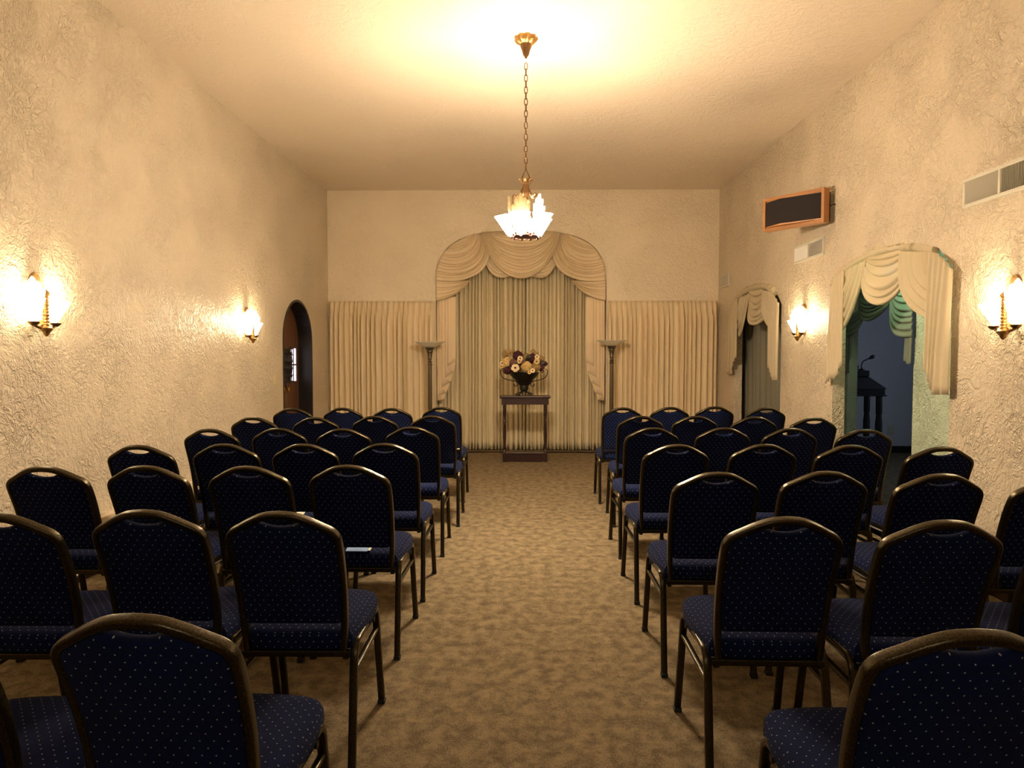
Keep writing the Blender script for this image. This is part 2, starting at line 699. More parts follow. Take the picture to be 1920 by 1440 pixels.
# back wall with the arched recess
AX0, AX1 = at_y(817, 560, YB).x, at_y(1137, 560, YB).x
AZS, AZT = at_y(980, 548, YB).z, at_y(980, 433, YB).z
back_loop = arch_loop(AX0, AX1, AZS, AZT - AZS, 3.1, 40)
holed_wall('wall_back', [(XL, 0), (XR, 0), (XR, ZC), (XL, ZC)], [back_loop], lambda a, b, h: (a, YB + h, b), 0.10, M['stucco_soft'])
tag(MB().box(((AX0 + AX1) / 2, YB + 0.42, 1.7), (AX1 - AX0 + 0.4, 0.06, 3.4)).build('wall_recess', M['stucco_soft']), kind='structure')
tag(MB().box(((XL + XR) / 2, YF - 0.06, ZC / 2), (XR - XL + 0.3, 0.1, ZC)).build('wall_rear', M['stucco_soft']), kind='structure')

# passage and side room behind the right wall
Z2 = 2.62
IN0, IN1 = at_x(1711, 760, VX).y, at_x(1588, 760, VX).y
inner_loop = seg_arch(IN0, IN1, 2.0, 2.12, 2.22, 0.12)
holed_wall('wall_inner', [(3.4, 0), (FAR_Y, 0), (FAR_Y, Z2), (3.4, Z2)], [inner_loop], lambda a, b, h: (VX + h, a, b), 0.10, M['stucco_green_lit'])
holed_wall('wall_side_room', [(VX + 0.1, 0), (6.6, 0), (6.6, Z2), (VX + 0.1, Z2)], [], lambda a, b, h: (a, FAR_Y + h, b), 0.1, M['plaster_blue'])
tag(MB().box((6.65, 6.9, Z2 / 2), (0.1, 7.4, Z2)).build('wall_side_room_right', M['plaster_blue']), kind='structure')
tag(MB().box((5.0, 3.3, Z2 / 2), (3.4, 0.1, Z2)).build('wall_side_room_near', M['plaster_blue']), kind='structure')
tag(MB().box((4.82, 6.95, Z2 + 0.05), (3.76, 7.4, 0.1)).build('ceiling_side_room', M['plaster_blue']), kind='structure')
for yy in (4.0, 7.45):
    tag(MB().box(((XR + WT + VX) / 2, yy, Z2 / 2), (VX - XR - WT, 0.08, Z2)).build('wall_passage', M['stucco_green_lit']), kind='structure')
tag(MB().box((5.0, FAR_Y - 0.008, 0.05), (3.2, 0.016, 0.10)).build('baseboard_side_room', M['black_gloss']), kind='structure')
tag(MB().box((XR - 0.009, 2.2, 0.045), (0.018, 5.0, 0.09)).build('baseboard_right', M['mahogany']), kind='structure')

# ------------------------------------------------------------------ door on the left
dr = thing('door_1', 'arched dark plank door with small barred windows in the left wall', 'door', (XL - 0.16, (DY0 + DY1) / 2, 0))
dr['kind'] = 'structure'
cy = (DY0 + DY1) / 2
frame_o = [(a - cy, b) for a, b in door_loop]
inner = [(a - cy, b) for a, b in arch_loop(DY0 + 0.03, DY1 - 0.03, 1.62, 0.49)]
mb = MB()
n = len(frame_o)
x0, x1 = -0.08, 0.165
vs = [(x1, a, b) for a, b in frame_o] + [(x1, a, b) for a, b in inner] + [(x0, a, b) for a, b in frame_o] + [(x0, a, b) for a, b in inner]
fs = []
for i in range(n - 1):
    fs += [(i, i + 1, n + i + 1, n + i), (2 * n + i, 3 * n + i, 3 * n + i + 1, 2 * n + i + 1), (n + i, n + i + 1, 3 * n + i + 1, 3 * n + i), (i, 2 * n + i, 2 * n + i + 1, i + 1)]
fs += [(0, n, 3 * n, 2 * n), (n - 1, 3 * n - 1, 4 * n - 1, 2 * n - 1)]
mb.add(vs, fs).build('door_frame', M['black_gloss'], dr)
leaf = MB().prism(inner, 0.05, lambda a, b, h: (-0.02 - h, a, b)).build('door_leaf', M['door_wood'], dr)
for wy in (-0.33, 0.30):
    fr = MB()
    for dz in (-0.225, 0.0, 0.225):
        fr.box((-0.012, wy, 1.31 + dz), (0.03, 0.25, 0.02))
    for dy in (-0.125, 0.0, 0.125):
        fr.box((-0.012, wy + dy, 1.31), (0.03, 0.018 if dy else 0.008, 0.45))
    wf = fr.build('window_frame', M['door_wood'], dr)
    MB().box((-0.014, wy, 1.31), (0.012, 0.24, 0.44)).build('window_pane', M['pane_glow'], wf)
g = MB()
for k in range(5):
    yy = -0.14 + 0.055 * k
    g.lathe([(0.006, -0.21), (0.006, -0.16), (0.013, -0.15), (0.006, -0.13), (0.012, -0.06), (0.018, -0.04), (0.012, -0.02), (0.006, 0.0), (0.012, 0.03), (0.018, 0.05), (0.012, 0.08), (0.006, 0.13), (0.013, 0.15), (0.006, 0.17), (0.006, 0.21)], (0.045, yy, 1.31), 8)
for zz in (1.10, 1.18, 1.44, 1.52):
    g.box((0.045, -0.03, zz), (0.014, 0.30, 0.014))
for yy in (-0.17, 0.11):
    for zz in (1.18, 1.44):
        g.box((0.012, yy, zz), (0.07, 0.014, 0.014))
g.tube(smooth_path([(0.05, -0.16, 1.11), (0.06, -0.19, 1.06), (0.05, -0.16, 1.02), (0.045, -0.13, 1.05)]), 0.007)
g.build('window_grille', M['iron'], dr)
kb = MB().lathe([(0.03, 0), (0.03, 0.006), (0.012, 0.012), (0.011, 0.03), (0.026, 0.045), (0.028, 0.058), (0.015, 0.068)], (-0.02, -0.02, 1.0), 14, Matrix.Rotation(PI / 2, 3, 'Y'))
kb.box((0.0, 0.03, 1.0), (0.012, 0.09, 0.016), None, 0.004)
kb.build('door_handle', M['brass'], dr, True)

# light switch left of the door, outlet in the side room
p = at_x(515, 711, XL)
sw = thing('light_switch', 'ivory light switch plate on the left wall beside the arched door', 'switch', (XL, p.y, p.z))
MB().box((0.004, 0, 0), (0.008, 0.08, 0.125), None, 0.003).build('plate', M['ivory'], sw)
MB().box((0.012, 0, 0.004), (0.014, 0.012, 0.026), None, 0.002).build('toggle', M['ivory'], sw)
p = at_y(1670, 806, FAR_Y)
ou = thing('power_outlet', 'pale power outlet low on the blue side room wall', 'outlet', (p.x, FAR_Y, p.z))
MB().box((0, -0.004, 0), (0.085, 0.008, 0.13), None, 0.003).build('plate', M['fixture_white'], ou)
for dz in (0.028, -0.028):
    MB().box((0, -0.009, dz), (0.036, 0.006, 0.03), None, 0.002).build('socket', M['ivory'], ou)

# baseboard heater along the left wall
ht = thing('baseboard_heater', 'long cream baseboard heater along the foot of the left wall', 'heater', (XL, 5.4, 0))
MB().box((0.03, 0, 0.205), (0.06, 4.2, 0.31), None, 0.006).build('casing', M['cream_paint'], ht)
MB().box((0.025, 0, 0.025), (0.05, 4.2, 0.05)).build('plinth', M['black_gloss'], ht)
lv = MB()
for k in range(30):
    lv.box((0.064, 0.55 + k * 0.022, 0.29), (0.012, 0.009, 0.10))
lv.build('louver', M['cream_paint'], ht)
sl = MB().box((0.062, -0.62, 0.30), (0.006, 0.10, 0.012))
sl.build('slot', M['vent_dark'], ht)
MB().lathe([(0.016, 0), (0.016, 0.012), (0.012, 0.02)], (0.06, -0.76, 0.29), 12, Matrix.Rotation(PI / 2, 3, 'Y')).build('knob', M['cream_paint'], ht, True)


# ------------------------------------------------------------------ vents on the right wall
def vent(y0, y1, z0, z1, label, halves=2):
    yc, zc = (y0 + y1) / 2, (z0 + z1) / 2
    t = thing('air_vent', label, 'vent', (XR, yc, zc), 0, 'air vents high on the right wall')
    L, H = y1 - y0, z1 - z0
    fr = MB()
    b = 0.022
    fr.box((-0.009, 0, H / 2 - b / 2), (0.018, L, b), None, 0.003).box((-0.009, 0, -H / 2 + b / 2), (0.018, L, b), None, 0.003)
    for s in (-1, 1):
        fr.box((-0.009, s * (L / 2 - b / 2), 0), (0.018, b, H - 2 * b), None, 0.003)
    if halves == 2:
        fr.box((-0.009, 0, 0), (0.018, 0.02, H - 2 * b))
    fr.build('frame', M['fixture_white'], t)
    MB().box((-0.002, 0, 0), (0.003, L - 0.02, H - 0.02)).build('backing', M['vent_dark'], t)
    spans = [(-L / 2 + b, -0.01, 1), (0.01, L / 2 - b, -1)] if halves == 2 else [(-L / 2 + b, L / 2 - b, 1)]
    for a, c, s in spans:
        lm = MB()
        nn = int((c - a) / 0.0125)
        for k in range(nn):
            lm.box((-0.009, a + (k + 0.5) * (c - a) / nn, 0), (0.017, 0.0022, H - 2 * b), Matrix.Rotation(s * math.radians(40), 3, 'Z'))
        lm.build('louver', M['fixture_white'], t)


a, b_ = at_x(1491, 490, XR), at_x(1547, 445, XR)
vent(b_.y, a.y, 2.385, 2.56, 'white louvred air vent on the right wall below the wooden speaker')
a = at_x(1810, 360, XR)
vent(a.y - 0.70, a.y, 2.38, 2.565, 'large white louvred air vent on the right wall nearest the viewer')
a, b_ = at_x(1354, 525, XR), at_x(1368, 525, XR)
vent(b_.y, a.y, 2.39, 2.58, 'smallest white air vent, beside the far small arch near the back wall', 1)

# ------------------------------------------------------------------ speaker on the right wall
Rr = at_y(1545, 383, 6.52)
Ll = at_y(1430, 405, 7.04)
e1 = Vector((Rr.x - Ll.x, Rr.y - Ll.y, 0))
W = e1.length
th = math.atan2(e1.y, e1.x)
zt = at_y(1545, 350, 6.52).z
zb = at_y(1545, 416, 6.52).z
sp = thing('wall_speaker', 'wide wood-framed speaker with black cloth front tilted off the right wall', 'speaker', ((Rr.x + Ll.x) / 2, (Rr.y + Ll.y) / 2, (zt + zb) / 2), th)
H = zt - zb
bt = 0.028
cb = MB()
for s in (-1, 1):
    cb.box((s * (W / 2 - bt / 2), 0.045, 0), (bt, 0.09, H), None, 0.003)
    cb.box((0, 0.045, s * (H / 2 - bt / 2)), (W - 2 * bt, 0.09, bt), None, 0.003)
cb.build('cabinet', M['speaker_wood'], sp)
MB().box((0.02, 0.115, 0), (W * 0.86, 0.055, H * 0.86)).build('back_panel', M['grille_cloth'], sp)
iw, ih, rx = W / 2 - bt - 0.002, H / 2 - bt - 0.002, -0.09
gm = MB()
gm.add([(-iw, 0.01, -ih), (rx, -0.06, -ih), (iw, 0.01, -ih), (-iw, 0.01, ih), (rx, -0.06, ih), (iw, 0.01, ih)],
       [(0, 1, 4, 3), (1, 2, 5, 4), (0, 3, 5, 2)])
gm.build('grille', M['grille_cloth'], sp)
for s in (-1, 1):
    MB().prism([(-iw, 0.01), (rx, -0.062), (iw, 0.01)], 0.012, lambda a, b, h: (a, b, s * (ih + 0.001 - h))).build('grille_rail', M['speaker_wood'], sp)
br = MB()
br.box((0.03, 0.20, 0.0), (0.05, 0.14, 0.03))
wall_l = Matrix.Rotation(-th, 3, 'Z') @ Vector((XR - 0.006 - sp.location.x, 0.10, 0))
br.tube([(0.03, 0.22, 0), wall_l], 0.014)
cbl = MB().tube(smooth_path([(W / 2 - 0.02, 0.12, 0.0), (W / 2 + 0.03, 0.115, 0.01), (W / 2 + 0.05, 0.10, 0.0)]), 0.004)
cbl.build('cable', M['iron'], sp)
br.build('bracket', M['iron'], sp)


# ------------------------------------------------------------------ lit slip shades, sconces, chandelier
def cup_mb(s=1.0):
    mb = MB()
    rows = []
    for i in range(8):
        t = i / 7
        z = 0.15 * t
        hw = 0.024 + 0.044 * t ** 0.85
        dp = 0.030 + 0.085 * t ** 0.9
        if i == 7:
            hw += 0.004
            dp += 0.004
        rows.append([Vector((hw * math.cos(a) * s, dp * math.sin(a) * s, z * s)) for a in [PI * k / 14 for k in range(15)]])
    mb.grid(rows)
    bt_ = rows[0]
    mb.add(bt_, [tuple(range(15))])
    # plain back plate up to the rim
    mb.grid([[r[0], r[-1]] for r in rows])
    return mb


def fan_mb(s=1.0):
    mb = MB()
    for x, zt_, wd in ((-0.062, 0.215, 0.020), (0.062, 0.215, 0.020), (-0.034, 0.262, 0.022), (0.034, 0.262, 0.022), (0.0, 0.295, 0.024)):
        prof = []
        z0 = 0.10
        for k in range(9):
            t = k / 8
            zz = z0 + (zt_ - z0) * t
            xx = x * (0.55 + 0.45 * t)
            hw = wd * (0.75 + 0.25 * t) * (1.0 if t < 0.8 else math.sqrt(max(0.02, 1 - ((t - 0.8) / 0.2) ** 2)))
            prof.append((xx, zz, hw))
        yb = -0.004 + 0.10 * abs(x)
        rows = []
        for xx, zz, hw in prof:
            rows.append([Vector(((xx - hw) * s, (yb + 0.0) * s, zz * s)), Vector(((xx - hw * 0.5) * s, (yb + 0.007) * s, zz * s)), Vector(((xx) * s, (yb + 0.010) * s, zz * s)), Vector(((xx + hw * 0.5) * s, (yb + 0.007) * s, zz * s)), Vector(((xx + hw) * s, yb * s, zz * s)),
                         Vector(((xx + hw * 0.5) * s, (yb - 0.006) * s, zz * s)), Vector(((xx - hw * 0.5) * s, (yb - 0.006) * s, zz * s)), Vector(((xx - hw) * s, yb * s, zz * s))])
        mb.grid(rows)
    return mb


CUP = {}


def shade(parent, loc, rz, s, fan_mat, tilt=0.12):
    key = (s, fan_mat)
    if key not in CUP:
        CUP[key] = (cup_mb(s).mesh('shade', M['shade_glow' if s == 1.0 else 'sconce_glow'], True, 60), fan_mb(s).mesh('fan', M[fan_mat], True, 60))
    a, b = CUP[key]
    o = bpy.data.objects.new('shade', a)
    COL.objects.link(o)
    o.parent = parent
    o.location = loc
    o.rotation_euler = (-tilt, 0, rz)
    solid(o, 0.003, 1)
    fn = bpy.data.objects.new('fan', b)
    COL.objects.link(fn)
    fn.parent = o
    return o


def sconce(px, py, side, label):
    X = XL if side < 0 else XR
    p = at_x(px, py, X)
    # local: +y out of the wall
    rz = -PI / 2 if side < 0 else PI / 2
    t = thing('wall_sconce', label, 'wall lamp', (X, p.y, p.z), rz, 'twin shade wall sconces')
    bp = MB()
    bp.prism([(x, z) for x, z in smooth2d([(-0.02, -0.11), (-0.045, -0.08), (-0.035, -0.03), (-0.05, 0.05), (-0.03, 0.12), (-0.04, 0.16), (0, 0.20), (0.04, 0.16), (0.03, 0.12), (0.05, 0.05), (0.035, -0.03), (0.045, -0.08), (0.02, -0.11)])], 0.018, lambda a, b, h: (a, h, b))
    bp.build('backplate', M['gilt'], t)
    cm = MB()
    prof = []
    for k in range(31):
        q = k / 30
        prof.append((0.017 + 0.0035 * math.sin(q * 2 * PI * 9), -0.11 + 0.17 * q))
    cm.lathe([(0.004, -0.175), (0.014, -0.165), (0.02, -0.15), (0.034, -0.135), (0.036, -0.125), (0.02, -0.115)] + prof + [(0.026, 0.07), (0.022, 0.085), (0.006, 0.10)], (0, 0.072, 0), 12)
    cm.box((0, 0.04, -0.09), (0.02, 0.07, 0.02)).box((0, 0.04, 0.05), (0.016, 0.07, 0.016))
    cm.build('column', M['gilt'], t, True)
    am = MB()
    for s in (-1, 1):
        am.tube(smooth_path([(0, 0.05, -0.11), (s * 0.04, 0.065, -0.125), (s * 0.08, 0.065, -0.115), (s * 0.095, 0.065, -0.10)]), 0.008)
        am.lathe([(0.01, -0.115), (0.028, -0.10), (0.030, -0.092)], (s * 0.095, 0.065, 0), 12)
    am.build('arm', M['bronze'], t, True)
    for s in (-1, 1):
        ang = -s * math.radians(72)
        shade(t, (s * 0.075, 0.055, -0.085), ang, 0.86, 'fan_bright', 0.10)
        q = Matrix.Rotation(rz, 3, 'Z') @ Vector((s * 0.135, 0.085, 0.055))
        b = lamp('sconce_bulb', 'POINT', q + Vector(t.location), SCONCE_W, WARM, 0.02)


def smooth2d(pts, n=4):
    return [(v.x, v.y) for v in smooth_path([Vector((a, b, 0)) for a, b in pts], n, True)]


sconce(63, 575, -1, 'lit gilt sconce on the left wall, nearer the viewer, far from the door')
sconce(461, 612, -1, 'lit gilt sconce on the left wall next to the arched door')
sconce(1509, 607, 1, 'lit gilt sconce on the right wall between the two draped arches')
sconce(1906, 580, 1, 'lit gilt sconce on the right wall under the large air vent')

# chandelier
CH = Vector((at_y(986, 300, 5.45).x, 5.45, 0))


def cz(py):
    return at_y(986, py, 5.45).z


ch = thing('chandelier', 'bronze chandelier with five glowing slip shades hanging on a chain', 'chandelier', (CH.x, CH.y, ZC))


def L(z):
    return z - ZC


can = MB()
rows = []
for r, z in ((0.082, 0.0), (0.084, -0.012), (0.070, -0.035), (0.050, -0.050), (0.030, -0.055)):
    rows.append([Vector((r * (1 + 0.10 * math.cos(9 * a)) * math.cos(a), r * (1 + 0.10 * math.cos(9 * a)) * math.sin(a), z)) for a in [2 * PI * k / 54 for k in range(55)]])
can.grid(rows)
can.build('canopy_rosette', M['gilt'], ch, True)
MB().lathe([(0.045, -0.03), (0.043, -0.07), (0.030, -0.10), (0.022, -0.13), (0.010, -0.145), (0.008, -0.155)], (0, 0, 0), 16).build('canopy', M['bronze'], ch, True)
chain = MB()
z_hi, z_lo = L(cz(119)), L(cz(318))
pitch, k = 0.0445, 0
nl = int(round((z_hi - z_lo) / pitch))
pitch = (z_hi - z_lo) / nl
for k in range(nl):
    zc = z_hi - (k + 0.5) * pitch
    wv = 0.0115 if k % 2 == 0 else 0.0095
    pts = []
    for q in range(16):
        a = 2 * PI * q / 16
        x = wv * math.copysign(abs(math.cos(a)) ** 0.7, math.cos(a))
        z = (pitch / 2 + 0.005) * math.sin(a)
        pts.append((x, 0, zc + z) if k % 2 == 0 else (0.35 * x, x * 0.94, zc + z))
    chain.tube(pts, 0.0034, 6, True)
chain.build('chain', M['bronze'], ch, True)
zl0, zl1 = L(cz(318)), L(cz(335))
MB().tube([(0, 0, zl0 + 0.006), (0.030, 0, zl1 + 0.004), (0.022, 0, zl1), (-0.022, 0, zl1), (-0.030, 0, zl1 + 0.004)], 0.005, 6, True).build('hanging_loop', M['bronze'], ch)
hub = MB()
zh = L(cz(340))
hub.lathe([(0.006, zh + 0.03), (0.012, zh + 0.02), (0.030, zh), (0.034, zh - 0.015), (0.020, zh - 0.04), (0.026, zh - 0.07), (0.022, zh - 0.10), (0.016, zh - 0.125), (0.03, zh - 0.145), (0.026, zh - 0.165), (0.01, zh - 0.185)], (0, 0, 0), 14, None, 7, 0.08)
for k in range(6):
    a = 2 * PI * k / 6 + 0.3
    c, s = math.cos(a), math.sin(a)
    hub.sweep([(0.02 * c, 0.02 * s, zh - 0.04), (0.032 * c, 0.032 * s, zh - 0.005), (0.046 * c, 0.046 * s, zh + 0.012), (0.058 * c, 0.058 * s, zh + 0.010)], rrect(0.022, 0.006, 0.002), False, (0, 0, 1), [1, 1.1, 0.9, 0.3])
hub.build('hub', M['bronze'], ch, True)
angs = [math.radians(a) for a in (252, 324, 36, 108, 180)]
zf = L(cz(368))
zcup = L(cz(441))
for a in angs:
    c, s = math.cos(a), math.sin(a)
    pts = smooth_path([(0.015 * c, 0.015 * s, zh - 0.03), (0.03 * c, 0.03 * s, zh - 0.065), (0.062 * c, 0.062 * s, zh - 0.115), (0.092 * c, 0.092 * s, zf + 0.01), (0.098 * c, 0.098 * s, zf - 0.04), (0.09 * c, 0.09 * s, zcup + 0.05)], 5)
    am = MB().sweep(pts, rrect(0.016, 0.010, 0.003), False, (c, s, 0.2))
    am.build('arm', M['bronze'], ch, True)
for a in angs:
    c, s = math.cos(a), math.sin(a)
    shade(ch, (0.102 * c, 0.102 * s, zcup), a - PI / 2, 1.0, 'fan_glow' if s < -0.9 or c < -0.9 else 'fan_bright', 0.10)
    lamp('chandelier_bulb', 'POINT', (CH.x + 0.165 * c, CH.y + 0.165 * s, ZC + zcup + 0.135), CHAND_W, WARM, 0.025)
bs = MB()
rows = []
nn = 100
for i in range(9):
    t = i / 8
    row = []
    for k in range(nn + 1):
        a = 2 * PI * k / nn
        lob = 0.5 + 0.5 * math.cos(5 * (a - angs[0]) + PI)
        top = 0.055 + 0.085 * lob ** 2
        bot = -0.018 + 0.018 * abs(math.sin(5 * a)) + 0.008 * math.sin(20 * a)
        z = top + (bot - top) * t
        r = 0.088 + 0.022 * t + 0.006 * math.sin(20 * a) * math.sin(PI * t)
        row.append(Vector((r * math.cos(a), r * math.sin(a), zcup + z - 0.004)))
    rows.append(row)
bs.grid(rows)
ob = solid(bs.build('basket', M['basket_gold'], ch, True), 0.004)
fl = MB()
for k in range(30):
    a = 2 * PI * k / 30
    zz = zcup - 0.012 + 0.012 * abs(math.sin(5 * a))
    c, s = math.cos(a), math.sin(a)
    fl.tube([(0.112 * c + 0.012 * math.cos(q) * -s, 0.112 * s + 0.012 * math.cos(q) * c, zz + 0.012 * math.sin(q)) for q in [2 * PI * j / 10 for j in range(10)]], 0.004, 5, True)
fl.lathe([(0.092, zcup - 0.008), (0.1, zcup - 0.012), (0.05, zcup - 0.02), (0.01, zcup - 0.022)], (0, 0, 0), 24)
fl.build('basket_trim', M['basket'], ch, True)


# ------------------------------------------------------------------ drapery
def drape(name, a0, a1, z0, z1, mp, npl, amp, seed, mat, parent=None, pinch=0.0, flare=0.0):
    """vertical pleated cloth; mp(a, z, out) -> point"""
    rnd = random.Random(seed)
    ws = [rnd.uniform(0.65, 1.35) for _ in range(npl)]
    tot = sum(ws)
    amps = [rnd.uniform(0.65, 1.25) for _ in range(npl)]
    sk = [rnd.uniform(-0.18, 0.18) for _ in range(npl)]
    dr_ = [rnd.uniform(-0.35, 0.35) for _ in range(npl + 1)]
    dr_[0] = dr_[-1] = 0
    nz = 22
    rows = []
    for i in range(nz + 1):
        t = i / nz                       # 0 top .. 1 bottom
        z = z1 + (z0 - z1) * t
        row = []
        acc = 0.0
        for k in range(npl):
            for q in range(8 if k < npl - 1 else 9):
                u = q / 8
                drift = (dr_[k] * (1 - u) + dr_[k + 1] * u) * t * (a1 - a0) / npl * 0.55
                a = a0 + (a1 - a0) * (acc + ws[k] * u) / tot + drift
                ph = min(1, max(0, u + sk[k] * math.sin(PI * u)))
                fold = 0.5 - 0.5 * math.cos(2 * PI * ph)
                fold = fold ** 0.55
                am = amp * amps[k] * (1.05 - 0.30 * t)
                if pinch:
                    zz = (z1 - z)
                    if zz < pinch:
                        tight = math.exp(-((u - 0.5) / 0.10) ** 2)
                        fold = tight * 0.8 + 0.15 * fold
                        am = amp * 0.8 * (0.6 + 0.4 * zz / pinch)
                    elif zz < pinch * 3.0:
                        q2 = (zz - pinch) / (pinch * 2.0)
                        tight = math.exp(-((u - 0.5) / (0.10 + 0.2 * q2)) ** 2)
                        fold = (tight * 0.8 + 0.15 * fold) * (1 - q2) + fold * q2
                row.append(mp(a, z, am * fold))
            acc += ws[k]
        rows.append(row)
    o = MB().grid(rows).build(name, mat, parent, True, 80)
    return solid(o, 0.003)


def bez(P, t):
    a = (1 - t) ** 3
    b = 3 * t * (1 - t) ** 2
    c = 3 * t * t * (1 - t)
    d = t ** 3
    return (a * P[0][0] + b * P[1][0] + c * P[2][0] + d * P[3][0], a * P[0][1] + b * P[1][1] + c * P[2][1] + d * P[3][1])


def swag(name, top, hem, mp, nf, amp, mat, parent=None, base=0.0, mid=None, bulge=0.03, seed=1):
    """cloth swag between two Bezier curves in the survey frame; mp(px,py,out)"""
    rnd = random.Random(seed)
    cuts = [0.0]
    for _ in range(nf):
        cuts.append(cuts[-1] + rnd.uniform(0.55, 1.45))
    cuts = [c / cuts[-1] for c in cuts]
    rows = []
    nu = 30
    per = 7
    for k in range(nf):
        ak = rnd.uniform(0.75, 1.25)
        for q in range(per + (1 if k == nf - 1 else 0)):
            u_ = q / per
            v = cuts[k] + (cuts[k + 1] - cuts[k]) * u_
            prof = u_ ** 0.8 * min(1.0, (1 - u_) * 5.0) * 1.15 * ak
            if mid:
                w0, w1, w2 = (1 - v) * (1 - 2 * v), 4 * v * (1 - v), v * (2 * v - 1)
                P = [(w0 * top[j][0] + w1 * mid[j][0] + w2 * hem[j][0], w0 * top[j][1] + w1 * mid[j][1] + w2 * hem[j][1]) for j in range(4)]
            else:
                P = [(top[j][0] * (1 - v) + hem[j][0] * v, top[j][1] * (1 - v) + hem[j][1] * v) for j in range(4)]
            row = []
            for i in range(nu + 1):
                t = i / nu
                s = math.sin(PI * t)
                wob = 0.25 * math.sin(5 * t + k * 1.7)
                x, y = bez(P, t)
                out = base + amp * prof * (0.55 + 0.45 * s + 0.15 * wob) + bulge * s * v
                row.append(mp(x, y, out))
            rows.append(row)
    o = MB().grid(rows).build(name, mat, parent, True, 80)
    return solid(o, 0.003)


def mp_back(px0, py0, k, Y):
    def f_(x, y, out):
        p_ = at_y(px0 + x / k, py0 + y / k, Y)
        p_.y -= out
        return p_
    return f_


def mp_right(px0, py0, k, X):
    def f_(x, y, out):
        p_ = at_x(px0 + x / k, py0 + y / k, X)
        p_.x -= out
        return p_
    return f_


def solo(o, label, cat, group=None):
    return tag(o, label, cat, group)


# side drapes on the back wall
ZD = at_y(720, 565, YB).z
flat = lambda Y: (lambda a, z, out: Vector((a, Y - out, z)))
d1 = drape('curtain', XL + 0.025, AX0 - 0.015, 0.03, ZD, flat(YB - 0.03), 21, 0.075, 3, M['drape_side'], None, 0.10)
solo(d1, 'cream pinch-pleated curtain on the back wall left of the arched alcove', 'curtain', 'pleated wall curtains')
d2 = drape('curtain', AX1 + 0.015, XR - 0.025, 0.03, ZD, flat(YB - 0.03), 22, 0.075, 8, M['drape_side'], None, 0.10)
solo(d2, 'cream pinch-pleated curtain on the back wall right of the arched alcove', 'curtain', 'pleated wall curtains')
# alcove drapes
xc = at_y(985, 600, YB + 0.2).x
d3 = drape('curtain', AX0 - 0.05, xc - 0.002, 0.012, 2.85, flat(YB + 0.30), 23, 0.085, 21, M['drape_mid'])
solo(d3, 'full-length sage beige curtain in the alcove, left half behind the flowers', 'curtain', 'alcove curtains')
d4 = drape('curtain', xc + 0.006, AX1 + 0.05, 0.012, 2.85, flat(YB + 0.30), 23, 0.085, 35, M['drape_mid'])
solo(d4, 'full-length sage beige curtain in the alcove, right half behind the flowers', 'curtain', 'alcove curtains')

# valance
YV = YB + 0.045
va = thing('swag_valance', 'cream swagged valance filling the top of the arched alcove', 'valance', ((AX0 + AX1) / 2, YV, AZT))
va_t = Vector(va.location)


def off(mpf, org):
    return lambda x, y, o_: mpf(x, y, o_) - org


mb_ = off(mp_back(800, 420, 4.0, YV), va_t)
bk = MB()
bp_ = [(a, b) for a, b in arch_loop(AX0 + 0.006, AX1 - 0.006, AZS, AZT - AZS - 0.006, 3.1, 40)][1:-1]
hemz = at_y(980, 497, YV).z
n_ = len(bp_)
vs, fs = [], []
for a, b in bp_:
    t = abs((a - (AX0 + AX1) / 2) / ((AX1 - AX0) / 2))
    lo = hemz if t < 0.66 else hemz + (AZS - 0.10 - hemz) * ((t - 0.66) / 0.34) ** 1.6
    lo = min(lo, b - 0.002)
    vs += [Vector((a, YB + 0.012, b)) - va_t, Vector((a, YB + 0.012, lo)) - va_t]
for i in range(n_ - 1):
    fs.append((2 * i, 2 * i + 2, 2 * i + 3, 2 * i + 1))
solid(MB().add(vs, fs).build('lining', M['valance'], va), 0.004)


def mir(P):
    return [(1412 - x, y) for x, y in P]


sw_small = ([(440, 200), (500, 260), (560, 280), (640, 300)], [(440, 290), (490, 430), (570, 425), (655, 378)])
sw_low = ([(330, 425), (250, 432), (150, 410), (74, 395)], [(322, 430), (270, 525), (150, 572), (74, 577)])
sw_side = ([(350, 80), (320, 98), (265, 106), (200, 160)], [(440, 86), (560, 350), (330, 470), (72, 428)], [(400, 80), (430, 240), (270, 340), (98, 275)])
for m_ in (0, 1):
    g_ = mir if m_ else (lambda P: P)
    swag('swag', g_(sw_small[0]), g_(sw_small[1]), mb_, 5, 0.025, M['valance'], va, 0.045, None, 0.01, 5 + m_)
    swag('swag', g_(sw_low[0]), g_(sw_low[1]), mb_, 7, 0.03, M['valance'], va, 0.052, None, 0.012, 7 + m_)
    swag('swag', g_(sw_side[0]), g_(sw_side[1]), mb_, 13, 0.035, M['valance'], va, 0.065, g_(sw_side[2]), 0.02, 9 + m_)
swag('swag', [(480, 66), (620, 82), (830, 82), (940, 66)], [(415, 70), (515, 532), (905, 532), (1000, 70)], mb_, 14, 0.035, M['valance'], va, 0.100, None, 0.025, 14)

